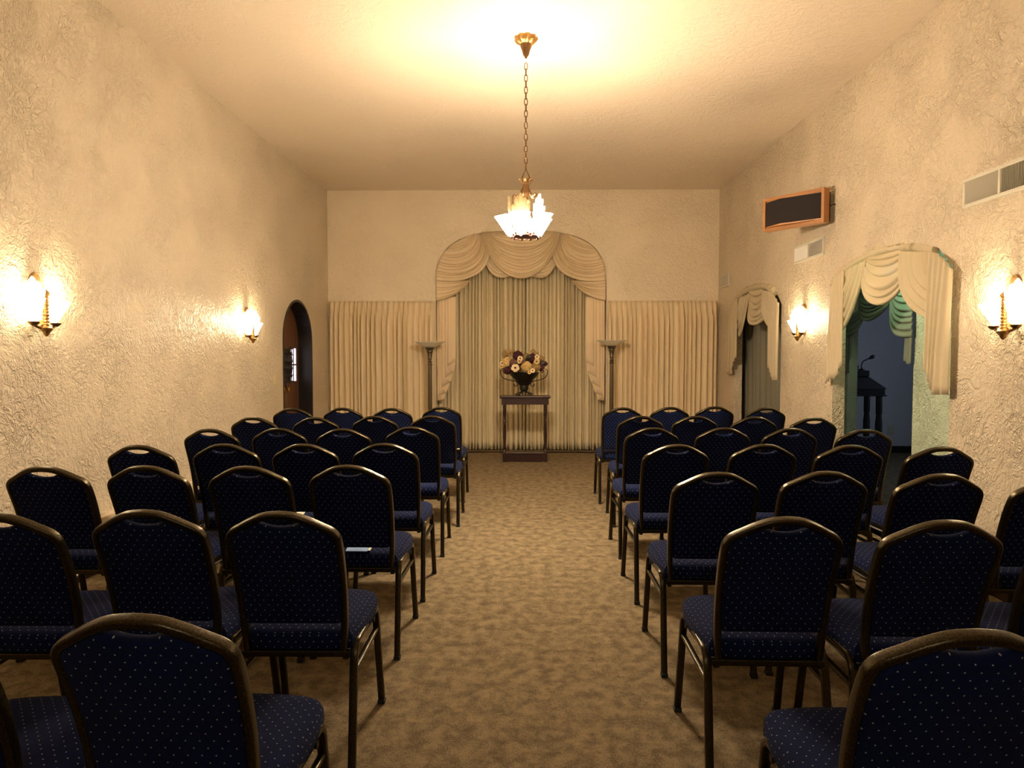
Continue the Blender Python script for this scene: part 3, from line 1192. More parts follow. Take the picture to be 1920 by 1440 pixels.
# jabots: folded side tails
for m_ in (0, 1):
    j = thing('jabot', 'pale folded side tail with zigzag hem on the %s edge of the alcove' % ('right' if m_ else 'left'), 'drapery', (AX1 if m_ else AX0, YV, AZS), 0, 'jabots beside the alcove')
    jo = Vector(j.location)
    fx = (lambda x: 1412 - x) if m_ else (lambda x: x)
    base = mp_back(800, 420, 4.0, YV)
    # each layer: (inner x, outer-bottom y, inner-bottom y); front layers are shorter at the inner edge
    pts_ = [(222, 1030), (160, 1066), (208, 1110), (140, 1152), (182, 1185), (112, 1227), (150, 1264), (92, 1292), (128, 1318), (80, 1324)]
    for k in range(5):
        (xi, yi), (xo, yo) = pts_[2 * k], pts_[2 * k + 1]
        o_k = 0.046 - 0.008 * k
        rows = []
        for i in range(13):
            t = i / 12
            row = []
            for c in range(9):
                q = c / 8
                x = xo + (xi - xo) * q
                y = 548 + (yo + (yi - yo) * q - 548) * t
                row.append(base(fx(x), y, o_k + 0.004 * math.sin(PI * q)) - jo)
            rows.append(row)
        solid(MB().grid(rows).build('fold', M['jabot'], j, True, 60), 0.002)
        if k < 4:
            (xn, yn) = pts_[2 * k + 2]
            e_ = [base(fx(xi - 1), yi - 8, o_k - 0.003) - jo, base(fx(xo + 1), yo - 4, o_k - 0.003) - jo, base(fx(xn), yn, o_k - 0.007) - jo]
            solid(MB().add(e_, [(0, 1, 2)]).build('turned_hem', M['jabot'], j), 0.002)
    rows = [[base(fx(x), y, 0.004) - jo for x in (76, 92, 130, 165)] for y in (548, 800, 1060)]
    solid(MB().grid(rows).build('fold', M['jabot'], j), 0.002)


# ------------------------------------------------------------------ sheer swags in the right wall arches
def header(path, mpf, r, seed, mat, parent, org):
    rnd = random.Random(seed)
    pts = smooth_path([mpf(x, y, 0.0) - org for x, y in path], 14)
    sca = [1 + 0.20 * math.sin(i * 2.6 + rnd.random()) + rnd.uniform(-0.2, 0.2) for i in range(len(pts))]
    return MB().tube(pts, r, 8, False, sca).build('gathered_heading', mat, parent, True, 80)


def tail(pts_top, pts_bot, mpf, org, mat, parent, nf, amp, base, seed):
    """hanging tail between an upper polyline and a stepped hem (same number of points)"""
    rnd = random.Random(seed)
    rows = []
    ncol = nf * 6
    m = len(pts_top) - 1

    def lerp(P, s):
        q = min(m - 1e-6, s * m)
        i = int(q)
        t = q - i
        return (P[i][0] * (1 - t) + P[i + 1][0] * t, P[i][1] * (1 - t) + P[i + 1][1] * t)
    for i in range(15):
        t = i / 14
        row = []
        for c in range(ncol + 1):
            s = c / ncol
            a, b = lerp(pts_top, s), lerp(pts_bot, s)
            bend = t + 0.10 * math.sin(PI * t)
            x = a[0] + (b[0] - a[0]) * bend if bend < 1 else b[0]
            y = a[1] + (b[1] - a[1]) * t
            row.append(mpf(x, y, base + amp * (0.5 - 0.5 * math.cos(2 * PI * nf * s)) * (0.6 + 0.4 * t)) - org)
        rows.append(row)
    return solid(MB().grid(rows).build('tail', mat, parent, True, 80), 0.002)


XS = XR + 0.015
# big arch (survey frame: crop at 1550,440 scale 3.273)
big = thing('sheer_swag_curtain', 'cream sheer swags and tails across the larger arch nearer the viewer', 'curtain', (XS, (BG[0] + BG[1]) / 2, 2.27), 0, 'sheer swag curtains in the right wall')
bo = Vector(big.location)
mr = mp_right(1550, 440, 3.273, XS)
mro = off(mr, bo)
header([(40, 322), (70, 252), (180, 168), (330, 104), (480, 78), (560, 78), (668, 94)], mr, 0.030, 4, M['sheer'], big, bo)
swag('swag', [(270, 140), (330, 125), (420, 105), (474, 92)], [(248, 180), (225, 470), (440, 520), (500, 290)], mro, 6, 0.030, M['sheer'], big, 0.02, None, 0.05, 31)
swag('swag', [(672, 105), (690, 140), (715, 170), (745, 200)], [(474, 100), (478, 330), (545, 470), (665, 525)], mro, 7, 0.030, M['sheer'], big, 0.03, None, 0.03, 32)
swag('swag', [(115, 230), (112, 255), (108, 280), (104, 300)], [(272, 155), (240, 400), (195, 520), (122, 585)], mro, 7, 0.030, M['sheer'], big, 0.03, None, 0.02, 33)
tail([(680, 105), (735, 112), (790, 150), (836, 215)], [(655, 800), (690, 905), (715, 982), (806, 982)], mr, bo, M['sheer'], big, 5, 0.022, 0.062, 41)
tail([(70, 325), (100, 257), (122, 238), (150, 218)], [(38, 918), (72, 885), (105, 885), (138, 800)], mr, bo, M['sheer'], big, 5, 0.022, 0.062, 42)

# small arch (crop at 1350,500 scale 4.8)
sm = thing('sheer_swag_curtain', 'cream sheer swags and tails across the smaller arch near the back wall', 'curtain', (XS, (SM[0] + SM[1]) / 2, 2.27), 0, 'sheer swag curtains in the right wall')
so = Vector(sm.location)
mr2 = mp_right(1350, 500, 4.8, XS)
mro2 = off(mr2, so)
header([(130, 392), (160, 292), (230, 224), (350, 182), (440, 184), (508, 218)], mr2, 0.042, 6, M['sheer'], sm, so)
swag('swag', [(285, 212), (330, 214), (380, 200), (412, 192)], [(278, 400), (290, 560), (400, 560), (432, 460)], mro2, 6, 0.03, M['sheer'], sm, 0.02, [(282, 300), (320, 440), (380, 440), (412, 330)], 0.05, 51)
swag('swag', [(492, 226), (502, 240), (512, 256), (522, 272)], [(408, 208), (418, 400), (450, 520), (505, 592)], mro2, 5, 0.03, M['sheer'], sm, 0.03, None, 0.03, 52)
swag('swag', [(172, 296), (168, 312), (164, 328), (160, 345)], [(287, 240), (272, 470), (238, 620), (193, 634)], mro2, 5, 0.03, M['sheer'], sm, 0.03, None, 0.02, 53)
tail([(484, 222), (520, 230), (552, 270), (584, 330)], [(484, 880), (512, 955), (528, 1022), (566, 1022)], mr2, so, M['sheer'], sm, 5, 0.022, 0.062, 43)
tail([(125, 405), (150, 330), (170, 300), (200, 285)], [(95, 965), (150, 970), (165, 870), (192, 815)], mr2, so, M['sheer'], sm, 5, 0.022, 0.062, 44)
dk = drape('curtain', SM[0] - 0.1, SM[1] + 0.6, 0.03, 2.4, lambda a, z, out: Vector((XR + 0.22 - out, a, z)), 14, 0.05, 77, M['drape_dark'])
solo(dk, 'dark grey curtain closing the smaller arch behind its cream sheers', 'curtain')
tag(MB().box((XR + WT + 0.10, (SM[0] + SM[1]) / 2, 2.46), (0.30, 2.4, 0.06)).build('ceiling_small_arch', M['stucco_green_lit']), kind='structure')

# inner green-lit swags on the second wall (same crop as the big arch)
gs = thing('sheer_swag_curtain', 'shaded green-grey swags over the inner doorway behind the larger arch', 'curtain', (VX, (IN0 + IN1) / 2, 2.2), 0, 'sheer swag curtains in the right wall')
go = Vector(gs.location)
mr3 = mp_right(1550, 440, 3.273, VX - 0.01)
mro3 = off(mr3, go)
swag('swag', [(425, 330), (450, 350), (510, 345), (545, 330)], [(412, 400), (420, 640), (480, 640), (545, 628)], mro3, 7, 0.025, M['sheer_green'], gs, 0.02, None, 0.03, 61)
swag('swag', [(215, 330), (260, 360), (370, 350), (430, 320)], [(205, 470), (250, 590), (370, 520), (425, 380)], mro3, 7, 0.025, M['sheer_green'], gs, 0.01, None, 0.03, 62)
swag('swag', [(120, 470), (150, 500), (200, 480), (240, 430)], [(120, 615), (160, 645), (220, 610), (240, 500)], mro3, 4, 0.02, M['sheer_green'], gs, 0.01, None, 0.02, 63)
tail([(498, 600), (512, 610), (524, 610), (540, 600)], [(488, 768), (505, 780), (520, 800), (533, 790)], mr3, go, M['sheer_green'], gs, 3, 0.015, 0.02, 64)
tail([(120, 610), (135, 620), (150, 620), (172, 610)], [(95, 850), (120, 855), (150, 850), (165, 740)], mr3, go, M['sheer_green'], gs, 3, 0.015, 0.02, 65)

# little lamp in the passage that lights the inner wall
p = at_x(1668, 508, 3.10)
pl = thing('passage_lamp', 'small lit glass ceiling lamp glimpsed through the larger arch sheers', 'ceiling lamp', (p.x, p.y, Z2))
MB().lathe([(0.05, 0.0), (0.05, -0.015), (0.012, -0.03), (0.008, -0.06), (0.008, p.z + 0.07 - Z2)], (0, 0, 0), 14).build('stem', M['fixture_white'], pl, True)
for s in (-1, 1):
    MB().lathe([(0.006, 0.07), (0.03, 0.05), (0.04, 0.0), (0.03, -0.035), (0.006, -0.05)], (0, s * 0.06, p.z - Z2), 14).build('glass_shade', M['hall_glow'], pl, True)
lamp('passage_bulb', 'POINT', (p.x, p.y - 0.02, p.z - 0.12), 1.1, (0.55, 1.0, 0.60), 0.05)

# ------------------------------------------------------------------ lectern desk in the side room
LY = 8.5


def lz(py):
    return at_y(1650, py, LY).z


xr = at_y(1659, 735, LY).x
ld = thing('lectern_desk', 'black lectern desk with sloping sides and turned legs in the side room', 'desk', (xr - 0.40, LY + 0.2, 0))
ox, oy = xr - 0.40, LY + 0.2
z_a, z_b, z_c, z_d = lz(743), lz(729), lz(706), lz(695)
MB().box((0, 0, (z_a + z_b) / 2), (0.80, 0.42, z_b - z_a), None, 0.004).box((0, 0, z_a + 0.008), (0.83, 0.45, 0.016), None, 0.004).build('apron', M['black_wood'], ld)
s_ = MB()
s_.add([(-0.42, -0.22, z_b), (0.42, -0.22, z_b), (0.42, 0.22, z_b), (-0.42, 0.22, z_b), (-0.24, -0.12, z_c), (0.24, -0.12, z_c), (0.24, 0.14, z_c), (-0.24, 0.14, z_c)],
       [(3, 2, 1, 0), (4, 5, 6, 7), (0, 1, 5, 4), (1, 2, 6, 5), (2, 3, 7, 6), (3, 0, 4, 7)])
s_.build('sloping_top', M['black_wood'], ld)
MB().box((0, 0, (z_c + z_d) / 2), (0.49, 0.28, z_d - z_c), None, 0.004).build('reading_ledge', M['black_wood'], ld)
for sx in (-1, 1):
    for yy in (-0.17, 0.13):
        MB().lathe([(0.03, 0.0), (0.036, 0.02), (0.025, 0.06), (0.034, 0.12), (0.042, 0.15), (0.03, 0.18), (0.024, 0.22), (0.03, 0.30), (0.038, 0.48), (0.040, 0.62), (0.030, 0.72), (0.036, 0.75), (0.036, z_a)], (sx * 0.35, yy, 0), 14).build('leg', M['black_wood'], ld, True)
mx_ = at_y(1619, 695, LY + 0.15).x
mi = thing('gooseneck_microphone', 'black gooseneck microphone standing on top of the lectern desk', 'microphone', (mx_, LY + 0.2, z_d))
MB().lathe([(0.035, 0), (0.035, 0.012), (0.012, 0.02), (0.01, 0.03)], (0, 0, 0), 14).build('base', M['black_wood'], mi, True)
MB().tube(smooth_path([(0, 0, 0.02), (0.0, 0, 0.07), (0.02, 0, 0.11), (0.06, 0, 0.13), (0.09, 0, 0.145)], 5), 0.007).build('gooseneck', M['iron'], mi, True)
MB().lathe([(0.010, 0), (0.014, 0.02), (0.022, 0.035), (0.022, 0.06), (0.012, 0.075)], (0.085, 0, 0.14), 12, Matrix.Rotation(math.radians(62), 3, 'Y')).build('head', M['black_wood'], mi, True)
bx = at_y(1603, 690, LY + 0.15).x
tag(MB().box((0, 0, 0.03), (0.085, 0.12, 0.06), None, 0.006).box((0.0, -0.03, 0.062), (0.05, 0.03, 0.01), None, 0.002).build('control_box', M['black_wood'], None, loc=(bx, LY + 0.2, z_d)), 'small black box on top of the lectern desk left of the microphone', 'box')

# ------------------------------------------------------------------ table, urn, flowers
TY = 9.48
tl, tr = at_y(936, 745, TY).x, at_y(1033, 745, TY).x
tx = (tl + tr) / 2
tw = tr - tl
TZ = at_y(985, 744, TY).z + 0.005
td = 0.36
tb = thing('console_table', 'narrow dark mahogany console table in front of the alcove curtains', 'table', (tx, TY + td / 2, 0))
MB().box((0, 0, TZ - 0.009), (tw, td, 0.018), None, 0.005).box((0, 0, TZ - 0.024), (tw - 0.025, td - 0.025, 0.014), None, 0.005).build('tabletop', M['mahogany'], tb)
MB().box((0, 0, TZ - 0.07), (tw - 0.06, td - 0.06, 0.085), None, 0.003).build('apron', M['mahogany'], tb)
lp = [(0.022, 0.11), (0.022, 0.16), (0.014, 0.17), (0.02, 0.19), (0.013, 0.21), (0.017, 0.26), (0.021, 0.34), (0.018, 0.44), (0.013, 0.50), (0.02, 0.515), (0.013, 0.53), (0.02, 0.545), (0.013, 0.56), (0.018, 0.62), (0.021, 0.66), (0.021, TZ - 0.10)]
for sx in (-1, 1):
    for sy in (-1, 1):
        lg = MB().lathe(lp, (sx * (tw / 2 - 0.068), sy * (td / 2 - 0.05), 0), 12)
        lg.box((sx * (tw / 2 - 0.068), sy * (td / 2 - 0.05), 0.055), (0.045, 0.045, 0.11))
        lg.build('leg', M['mahogany'], tb, True)
MB().box((0, 0, 0.115), (tw - 0.10, td - 0.06, 0.016), None, 0.003).build('shelf', M['mahogany'], tb)
MB().box((0, -td / 2 + 0.045, 0.055), (tw - 0.17, 0.018, 0.10)).build('plinth_board', M['mahogany'], tb)

UY = TY + td / 2 - 0.02
ux = at_y(982.5, 720, UY).x
ur = thing('urn', 'dark footed urn with scrolled wire handles standing on the console table', 'vase', (ux, UY, TZ))
MB().lathe([(0.01, 0.145), (0.058, 0.085), (0.058, 0.10), (0.062, 0.125), (0.058, 0.14), (0.075, 0.145), (0.078, 0.155), (0.10, 0.19), (0.145, 0.235), (0.185, 0.275), (0.205, 0.312), (0.21, 0.318), (0.20, 0.318), (0.17, 0.285), (0.02, 0.20)], (0, 0, 0), 28).build('bowl', M['urn'], ur, True)
MB().lathe([(0.03, 0.06), (0.05, 0.075), (0.058, 0.09), (0.055, 0.12), (0.02, 0.12)], (0, 0, 0), 20).build('collar', M['urn'], ur, True)
for k in range(8):
    a = 2 * PI * k / 8 + 0.2
    c, s = math.cos(a), math.sin(a)
    MB().tube(smooth_path([(0.03 * c, 0.03 * s, 0.075), (0.05 * c, 0.05 * s, 0.05), (0.085 * c, 0.085 * s, 0.038), (0.11 * c, 0.11 * s, 0.030), (0.118 * c, 0.118 * s, 0.014), (0.10 * c, 0.10 * s, 0.005), (0.088 * c, 0.088 * s, 0.016)], 4), 0.0055, 6).build('wire_foot', M['iron'], ur, True)
for s in (-1, 1):
    pts = [(s * 0.22, 0, 0.345), (s * 0.235, 0, 0.325), (s * 0.255, 0, 0.318), (s * 0.27, 0, 0.34), (s * 0.262, 0, 0.362), (s * 0.285, 0, 0.370), (s * 0.318, 0, 0.335), (s * 0.305, 0, 0.27), (s * 0.25, 0, 0.225), (s * 0.16, 0, 0.205), (s * 0.115, 0, 0.195), (s * 0.09, 0, 0.165), (s * 0.10, 0, 0.135), (s * 0.125, 0, 0.13), (s * 0.14, 0, 0.15), (s * 0.125, 0, 0.158)]
    MB().tube(smooth_path(pts, 5), 0.006, 6).build('handle', M['iron'], ur, True)

FC = {
    'burgundy': plain('burgundy_petal', (0.060, 0.009, 0.016), 0.7, vary=0.6, vscale=60),
    'cream': plain('cream_petal', (0.62, 0.43, 0.17), 0.7, vary=0.25, vscale=60),
    'ivory': plain('ivory_petal', (0.72, 0.58, 0.34), 0.7, vary=0.12, vscale=60),
    'tan': plain('tan_petal', (0.36, 0.24, 0.09), 0.7, vary=0.3, vscale=60),
    'mauve': plain('mauve_petal', (0.17, 0.085, 0.07), 0.7, vary=0.4, vscale=60),
    'leaf': plain('dark_leaf', (0.028, 0.028, 0.010), 0.55, vary=0.4, vscale=40),
    'center': plain('dark_flower_center', (0.05, 0.006, 0.008), 0.7),
}
fa = thing('flower_arrangement', 'burgundy and cream silk flower arrangement filling the dark urn', 'flowers', (ux, UY, TZ + 0.29))
fo = Vector(fa.location)


def petal(mb, c, fwd, up, r, a, cup=0.25):
    """one rounded petal as a small curved patch"""
    side = fwd.cross(up)
    d = (up * math.cos(a) + side * math.sin(a))
    e = d.cross(fwd)
    rows = []
    for t, wd, h in ((0.05, 0.10, 0.0), (0.4, 0.42, 0.10), (0.75, 0.50, 0.18), (1.0, 0.24, 0.14)):
        rows.append([c + d * (r * t) + e * (r * wd * q) + fwd * (r * cup * (h + 0.25 * q * q)) for q in (-1, -0.5, 0, 0.5, 1)])
    mb.grid(rows)


def floret(mb, c, fwd, r, npet, rnd):
    fwd = fwd.normalized()
    up = Vector((0, 0, 1)) - fwd * fwd.z
    if up.length < 0.1:
        up = Vector((1, 0, 0)) - fwd * fwd.x
    up.normalize()
    a0 = rnd.uniform(0, PI)
    for k in range(npet):
        petal(mb, c, fwd, up, r, a0 + 2 * PI * k / npet)


fm = mp_back(920, 640, 12.0, UY)
SCL = UY / FPX / 12.0
blooms = [  # zoom x, zoom y, radius, depth out, colour, kind
    (610, 335, 125, 0.04, 'burgundy', 'h'), (790, 350, 95, 0.02, 'tan', 'h'), (940, 385, 115, 0.05, 'burgundy', 'h'),
    (805, 575, 125, 0.15, 'cream', 'h'), (1010, 575, 110, 0.11, 'tan', 'h'), (360, 465, 115, 0.08, 'cream', 'h'),
    (1135, 585, 85, 0.08, 'burgundy', 'h'), (1222, 505, 60, 0.04, 'burgundy', 'h'), (250, 500, 60, 0.05, 'burgundy', 'h'),
    (380, 655, 95, 0.11, 'burgundy', 'h'), (510, 480, 90, 0.12, 'mauve', 'h'), (470, 620, 75, 0.13, 'burgundy', 'h'),
    (330, 290, 75, 0.02, 'tan', 'h'), (460, 270, 60, 0.0, 'tan', 'h'), (955, 235, 65, 0.0, 'tan', 'h'), (1150, 390, 65, 0.03, 'tan', 'h'), (730, 470, 80, 0.08, 'mauve', 'h'),
    (640, 620, 70, 0.10, 'mauve', 'h'),
    (558, 592, 82, 0.22, 'ivory', 'p'), (665, 385, 55, 0.15, 'ivory', 'p'), (650, 440, 50, 0.16, 'cream', 'p'), (1040, 350, 50, 0.14, 'ivory', 'p'), (1030, 450, 60, 0.17, 'cream', 'p'),
    (258, 495, 48, 0.11, 'ivory', 'p'), (245, 560, 42, 0.11, 'cream', 'p'), (940, 650, 50, 0.18, 'ivory', 'p'), (870, 690, 40, 0.2, 'cream', 'p'), (1195, 600, 38, 0.1, 'tan', 'p'),
]
rnd = random.Random(17)
for x, y, r, out, c, kd in blooms:
    R_ = r * SCL * 1.12
    ctr = fm(x, y, out) - fo
    mb = MB()
    if kd == 'h':
        nfl = max(14, int(r * 0.30))
        for k in range(nfl):
            zf_ = 1 - 2 * (k + 0.5) / nfl
            an = k * 2.39996
            rr = math.sqrt(1 - zf_ * zf_)
            dv = Vector((rr * math.cos(an), rr * math.sin(an), zf_))
            if dv.y > 0.55:
                continue
            floret(mb, ctr + dv * R_ * 0.72, dv + Vector((rnd.uniform(-.3, .3), 0, rnd.uniform(-.3, .3))), R_ * 0.42, 4, rnd)
        mb.lathe([(R_ * 0.2, -R_ * 0.7), (R_ * 0.6, -R_ * 0.4), (R_ * 0.7, 0), (R_ * 0.6, R_ * 0.4), (R_ * 0.2, R_ * 0.7)], ctr, 10)
        b = mb.build('bloom', FC[c], fa, True, 60)
        b['label'] = {'burgundy': 'burgundy hydrangea head', 'tan': 'tan hydrangea head', 'cream': 'cream hydrangea head', 'mauve': 'mauve hydrangea head'}[c]
    else:
        fw = Vector((rnd.uniform(-.25, .25), -1, rnd.uniform(0, .4)))
        floret(mb, ctr, fw, R_, 5, rnd)
        b = mb.build('bloom', FC[c], fa, True, 60)
        b['label'] = 'pale open blossom with a dark centre'
        MB().lathe([(R_ * 0.05, -0.004), (R_ * 0.28, 0.0), (R_ * 0.2, 0.006), (R_ * 0.05, 0.009)], ctr + fw.normalized() * R_ * 0.1, 8, Matrix.Rotation(PI / 2, 3, 'X')).build('bloom_center', FC['center'], b, True)
for k in range(26):
    an = rnd.uniform(0, 2 * PI)
    x = 735 + 460 * math.cos(an) * rnd.uniform(0.3, 1.0)
    y = 490 + 160 * math.sin(an) * rnd.uniform(0.3, 1.0)
    ctr = fm(x, y, rnd.uniform(0.0, 0.12)) - fo
    mb = MB()
    d = Vector((x - 735, 0, -(y - 640))).normalized()
    fw = Vector((rnd.uniform(-.5, .5), -1, rnd.uniform(-.2, .6))).normalized()
    e = d.cross(fw).normalized()
    Ln = rnd.uniform(0.06, 0.10)
    mb.grid([[ctr + d * (Ln * (t - 0.4)) + e * (Ln * 0.3 * wd * q) + fw * (0.01 * math.sin(PI * t) - 0.006 * abs(q)) for q in (-1, 0, 1)] for t, wd in ((0, 0.05), (0.25, 0.8), (0.5, 1), (0.75, 0.7), (1, 0.05))])
    mb.build('leaf', FC['leaf'], fa, True, 60)
for k in range(12):
    x0_, y0_ = rnd.choice([(330, 260), (460, 240), (960, 215), (1130, 380), (300, 430), (1040, 300)])
    x, y = x0_ + rnd.uniform(-60, 60), y0_ + rnd.uniform(-50, 50)
    root = fm(735 + (x - 735) * 0.4, 600, 0.02) - fo
    tip = fm(x, y, rnd.uniform(-0.02, 0.06)) - fo
    mb = MB().tube([root, (root + tip) / 2 + Vector((0, 0, 0.02)), tip], 0.0025, 5)
    for q in range(5):
        floret(mb, tip + Vector((rnd.uniform(-.02, .02), rnd.uniform(-.02, .02), rnd.uniform(-.025, .02))), Vector((rnd.uniform(-.5, .5), -1, rnd.uniform(-.2, .8))), 0.014, 4, rnd)
    mb.build('filler_sprig', FC['tan'], fa, True, 60)


# ------------------------------------------------------------------ torchiere floor lamps
def torchiere(px, py_top, label):
    Y = 10.02
    p0 = at_y(px, py_top, Y)
    zt_ = p0.z
    t = thing('floor_lamp', label, 'lamp', (p0.x, Y, 0), 0, 'unlit torchiere floor lamps')
    MB().lathe([(0.15, 0), (0.15, 0.015), (0.13, 0.03), (0.06, 0.045), (0.04, 0.07), (0.03, 0.10)], (0, 0, 0), 24).build('base', M['lamp_metal'], t, True)
    MB().lathe([(0.030, 0.08), (0.028, 0.6), (0.025, zt_ - 0.33)], (0, 0, 0), 48, None, 12, 0.06).build('pole', M['lamp_metal'], t, True, 80)
    z = zt_ - 0.33
    MB().lathe([(0.025, z), (0.036, z + 0.005), (0.036, z + 0.015), (0.026, z + 0.025), (0.022, z + 0.035), (0.034, z + 0.05), (0.022, z + 0.065), (0.022, z + 0.08), (0.033, z + 0.088), (0.026, z + 0.10), (0.036, z + 0.17), (0.040, z + 0.185), (0.046, z + 0.19), (0.042, z + 0.21), (0.062, z + 0.235), (0.066, z + 0.25), (0.03, z + 0.25)], (0, 0, 0), 20).build('socket_holder', M['lamp_metal'], t, True)
    MB().lathe([(0.04, zt_ - 0.082), (0.075, zt_ - 0.076), (0.13, zt_ - 0.05), (0.175, zt_ - 0.022), (0.212, zt_ - 0.003), (0.214, zt_), (0.206, zt_), (0.17, zt_ - 0.017), (0.12, zt_ - 0.044), (0.03, zt_ - 0.07)], (0, 0, 0), 32).build('lamp_shade', M['lamp_glass'], t, True)


torchiere(806, 641, 'unlit torchiere floor lamp with marbled glass bowl left of the alcove')
torchiere(1147, 638, 'unlit torchiere floor lamp with marbled glass bowl right of the alcove')

# ------------------------------------------------------------------ chairs
# chair frame: x right, y forward (towards the alcove), origin on the floor between the rear feet
CHZ = 0.945
LEAN_Y0, LEAN_Y1 = 0.045, -0.125     # back plane: y at its foot (z .42) and at its crown
BZ0 = 0.415
ct = CHZ - BZ0
half = [(0.0, 0.0), (0.05, -0.005), (0.095, -0.022), (0.135, -0.044), (0.166, -0.062), (0.183, -0.083), (0.190, -0.115), (0.190, -0.20), (0.186, -0.36), (0.181, -0.47), (0.176, -0.515)]


def back_pt(x, d, out=0.0):
    """x across, d below the crown, out = towards the sitter"""
    t = 1 - (-d) / ct if d < 0 else 1.0
    z = BZ0 + t * ct
    y = LEAN_Y0 + (LEAN_Y1 - LEAN_Y0) * (0.35 * t + 0.65 * t * t) + 0.012 * math.sin(PI * t)
    nrm = Vector((0, 0.95, 0.3))
    return Vector((x, y, z)) + nrm * out


prof_r = [(v.x, v.y) for v in smooth_path([Vector((a, b, 0)) for a, b in half], 5)]
loop2 = [(-a, b) for a, b in reversed(prof_r)] + prof_r[1:]
tw_ = 0.011


def inset2(P, r):
    out = []
    n = len(P)
    for i in range(n):
        a = Vector(P[max(i - 1, 0)])
        b = Vector(P[min(i + 1, n - 1)])
        t = (b - a).normalized()
        nn_ = Vector((-t.y, t.x))
        q = Vector(P[i]) - nn_ * r
        out.append((q.x, q.y))
    return out


tube_line = inset2(loop2, tw_)
inner_line = inset2(loop2, 2 * tw_ - 0.004)

proto = thing('banquet_chair', 'x', 'chair', (0, 0, 0))
pts = [back_pt(a, b) for a, b in tube_line]
# swept with an explicit in-plane normal and depth axis
fr = MB()
k_ = rrect(0.022, 0.032, 0.007, 4)
vs, fs = [], []
for i, p_ in enumerate(pts):
    t = (pts[min(i + 1, len(pts) - 1)] - pts[max(i - 1, 0)]).normalized()
    dep = Vector((0, 1, 0.28))
    dep = (dep - t * dep.dot(t)).normalized()
    sd = t.cross(dep)
    for a, b in k_:
        vs.append(p_ + sd * a + dep * b)
kk = len(k_)
for i in range(len(pts) - 1):
    for q in range(kk):
        fs.append((i * kk + q, i * kk + (q + 1) % kk, (i + 1) * kk + (q + 1) % kk, (i + 1) * kk + q))
fs += [tuple(range(kk)), tuple(range((len(pts) - 1) * kk, len(pts) * kk))]
fr.add(vs, fs)
fr.build('back_frame', M['chair_metal'], proto, True, 35)
# lower rail joining the two uprights
MB().sweep([(-0.185, 0.05, 0.415), (0.185, 0.05, 0.415)], rrect(0.022, 0.022, 0.004), False, (0, 0, 1)).build('rear_rail', M['chair_metal'], proto)

# cushion outline with the hand hold dip
cush = [q for q in inner_line if q[1] > -0.395]
DIPW, DIPD = 0.072, 0.036


def dip(x):
    return DIPD * max(0.0, 1 - (x / DIPW) ** 2) ** 0.8 if abs(x) < DIPW else 0.0


cush = [(x, y - dip(x)) for x, y in cush]
xs = sorted(set(round(-DIPW + 2 * DIPW * k / 14, 4) for k in range(15)))


def top_at(x):
    best = None
    for (x0_, y0_), (x1_, y1_) in zip(inner_line, inner_line[1:]):
        if (x0_ <= x <= x1_) and y0_ > -0.2:
            t = (x - x0_) / max(1e-9, x1_ - x0_)
            best = y0_ + (y1_ - y0_) * t
    return best


lft = [q for q in cush if q[0] < -DIPW]
rgt = [q for q in cush if q[0] > DIPW]
midp = [(x, top_at(x) - dip(x)) for x in xs]
outl = lft + midp + rgt
outl = outl + [(0.166, -0.408), (0.150, -0.414), (-0.150, -0.414), (-0.166, -0.408)]
cb = MB()
n = len(outl)


def inset_closed(P, r):
    out = []
    m = len(P)
    for i in range(m):
        a, b, c = Vector(P[i - 1]), Vector(P[i]), Vector(P[(i + 1) % m])
        t = ((b - a).normalized() + (c - b).normalized())
        if t.length < 1e-6:
            t = (c - b)
        t.normalize()
        nn_ = Vector((t.y, -t.x))
        q = b + nn_ * r
        out.append((q.x, q.y))
    return out


rings = [(0.012, 0.021), (0.007, 0.018), (0.002, 0.012), (0.0, 0.004), (0.0, -0.004), (0.002, -0.012), (0.007, -0.018), (0.012, -0.021)]
vs = []
for r, o_ in rings:
    vs += [back_pt(x, y, o_) for x, y in inset_closed(outl, r)]
fs = []
for i in range(len(rings) - 1):
    for k in range(n):
        fs.append((i * n + k, i * n + (k + 1) % n, (i + 1) * n + (k + 1) % n, (i + 1) * n + k))


def fill_flat(mb, P, o_, flip):
    """triangulated soft panel inside outline P"""
    bm = bmesh.new()
    vv = [bm.verts.new((x, y, 0)) for x, y in P]
    es = [bm.edges.new((vv[i], vv[(i + 1) % len(vv)])) for i in range(len(vv))]
    bmesh.ops.triangle_fill(bm, edges=es, use_beauty=True)
    bm.verts.index_update()
    fcs = [tuple(v.index for v in f_.verts) for f_ in bm.faces]
    bm.free()
    return fcs


pin = inset_closed(outl, 0.012)
tri = fill_flat(None, pin, 0, False)
fs += [t for t in tri]
fs += [tuple((len(rings) - 1) * n + i for i in t) for t in tri]
cb.add(vs, fs)


def uv_back(co, nrm):
    return (co.x, co.z * 1.03 + 0.008)


cb.build('backrest', M['dotted'], proto, True, 50, uvf=uv_back)

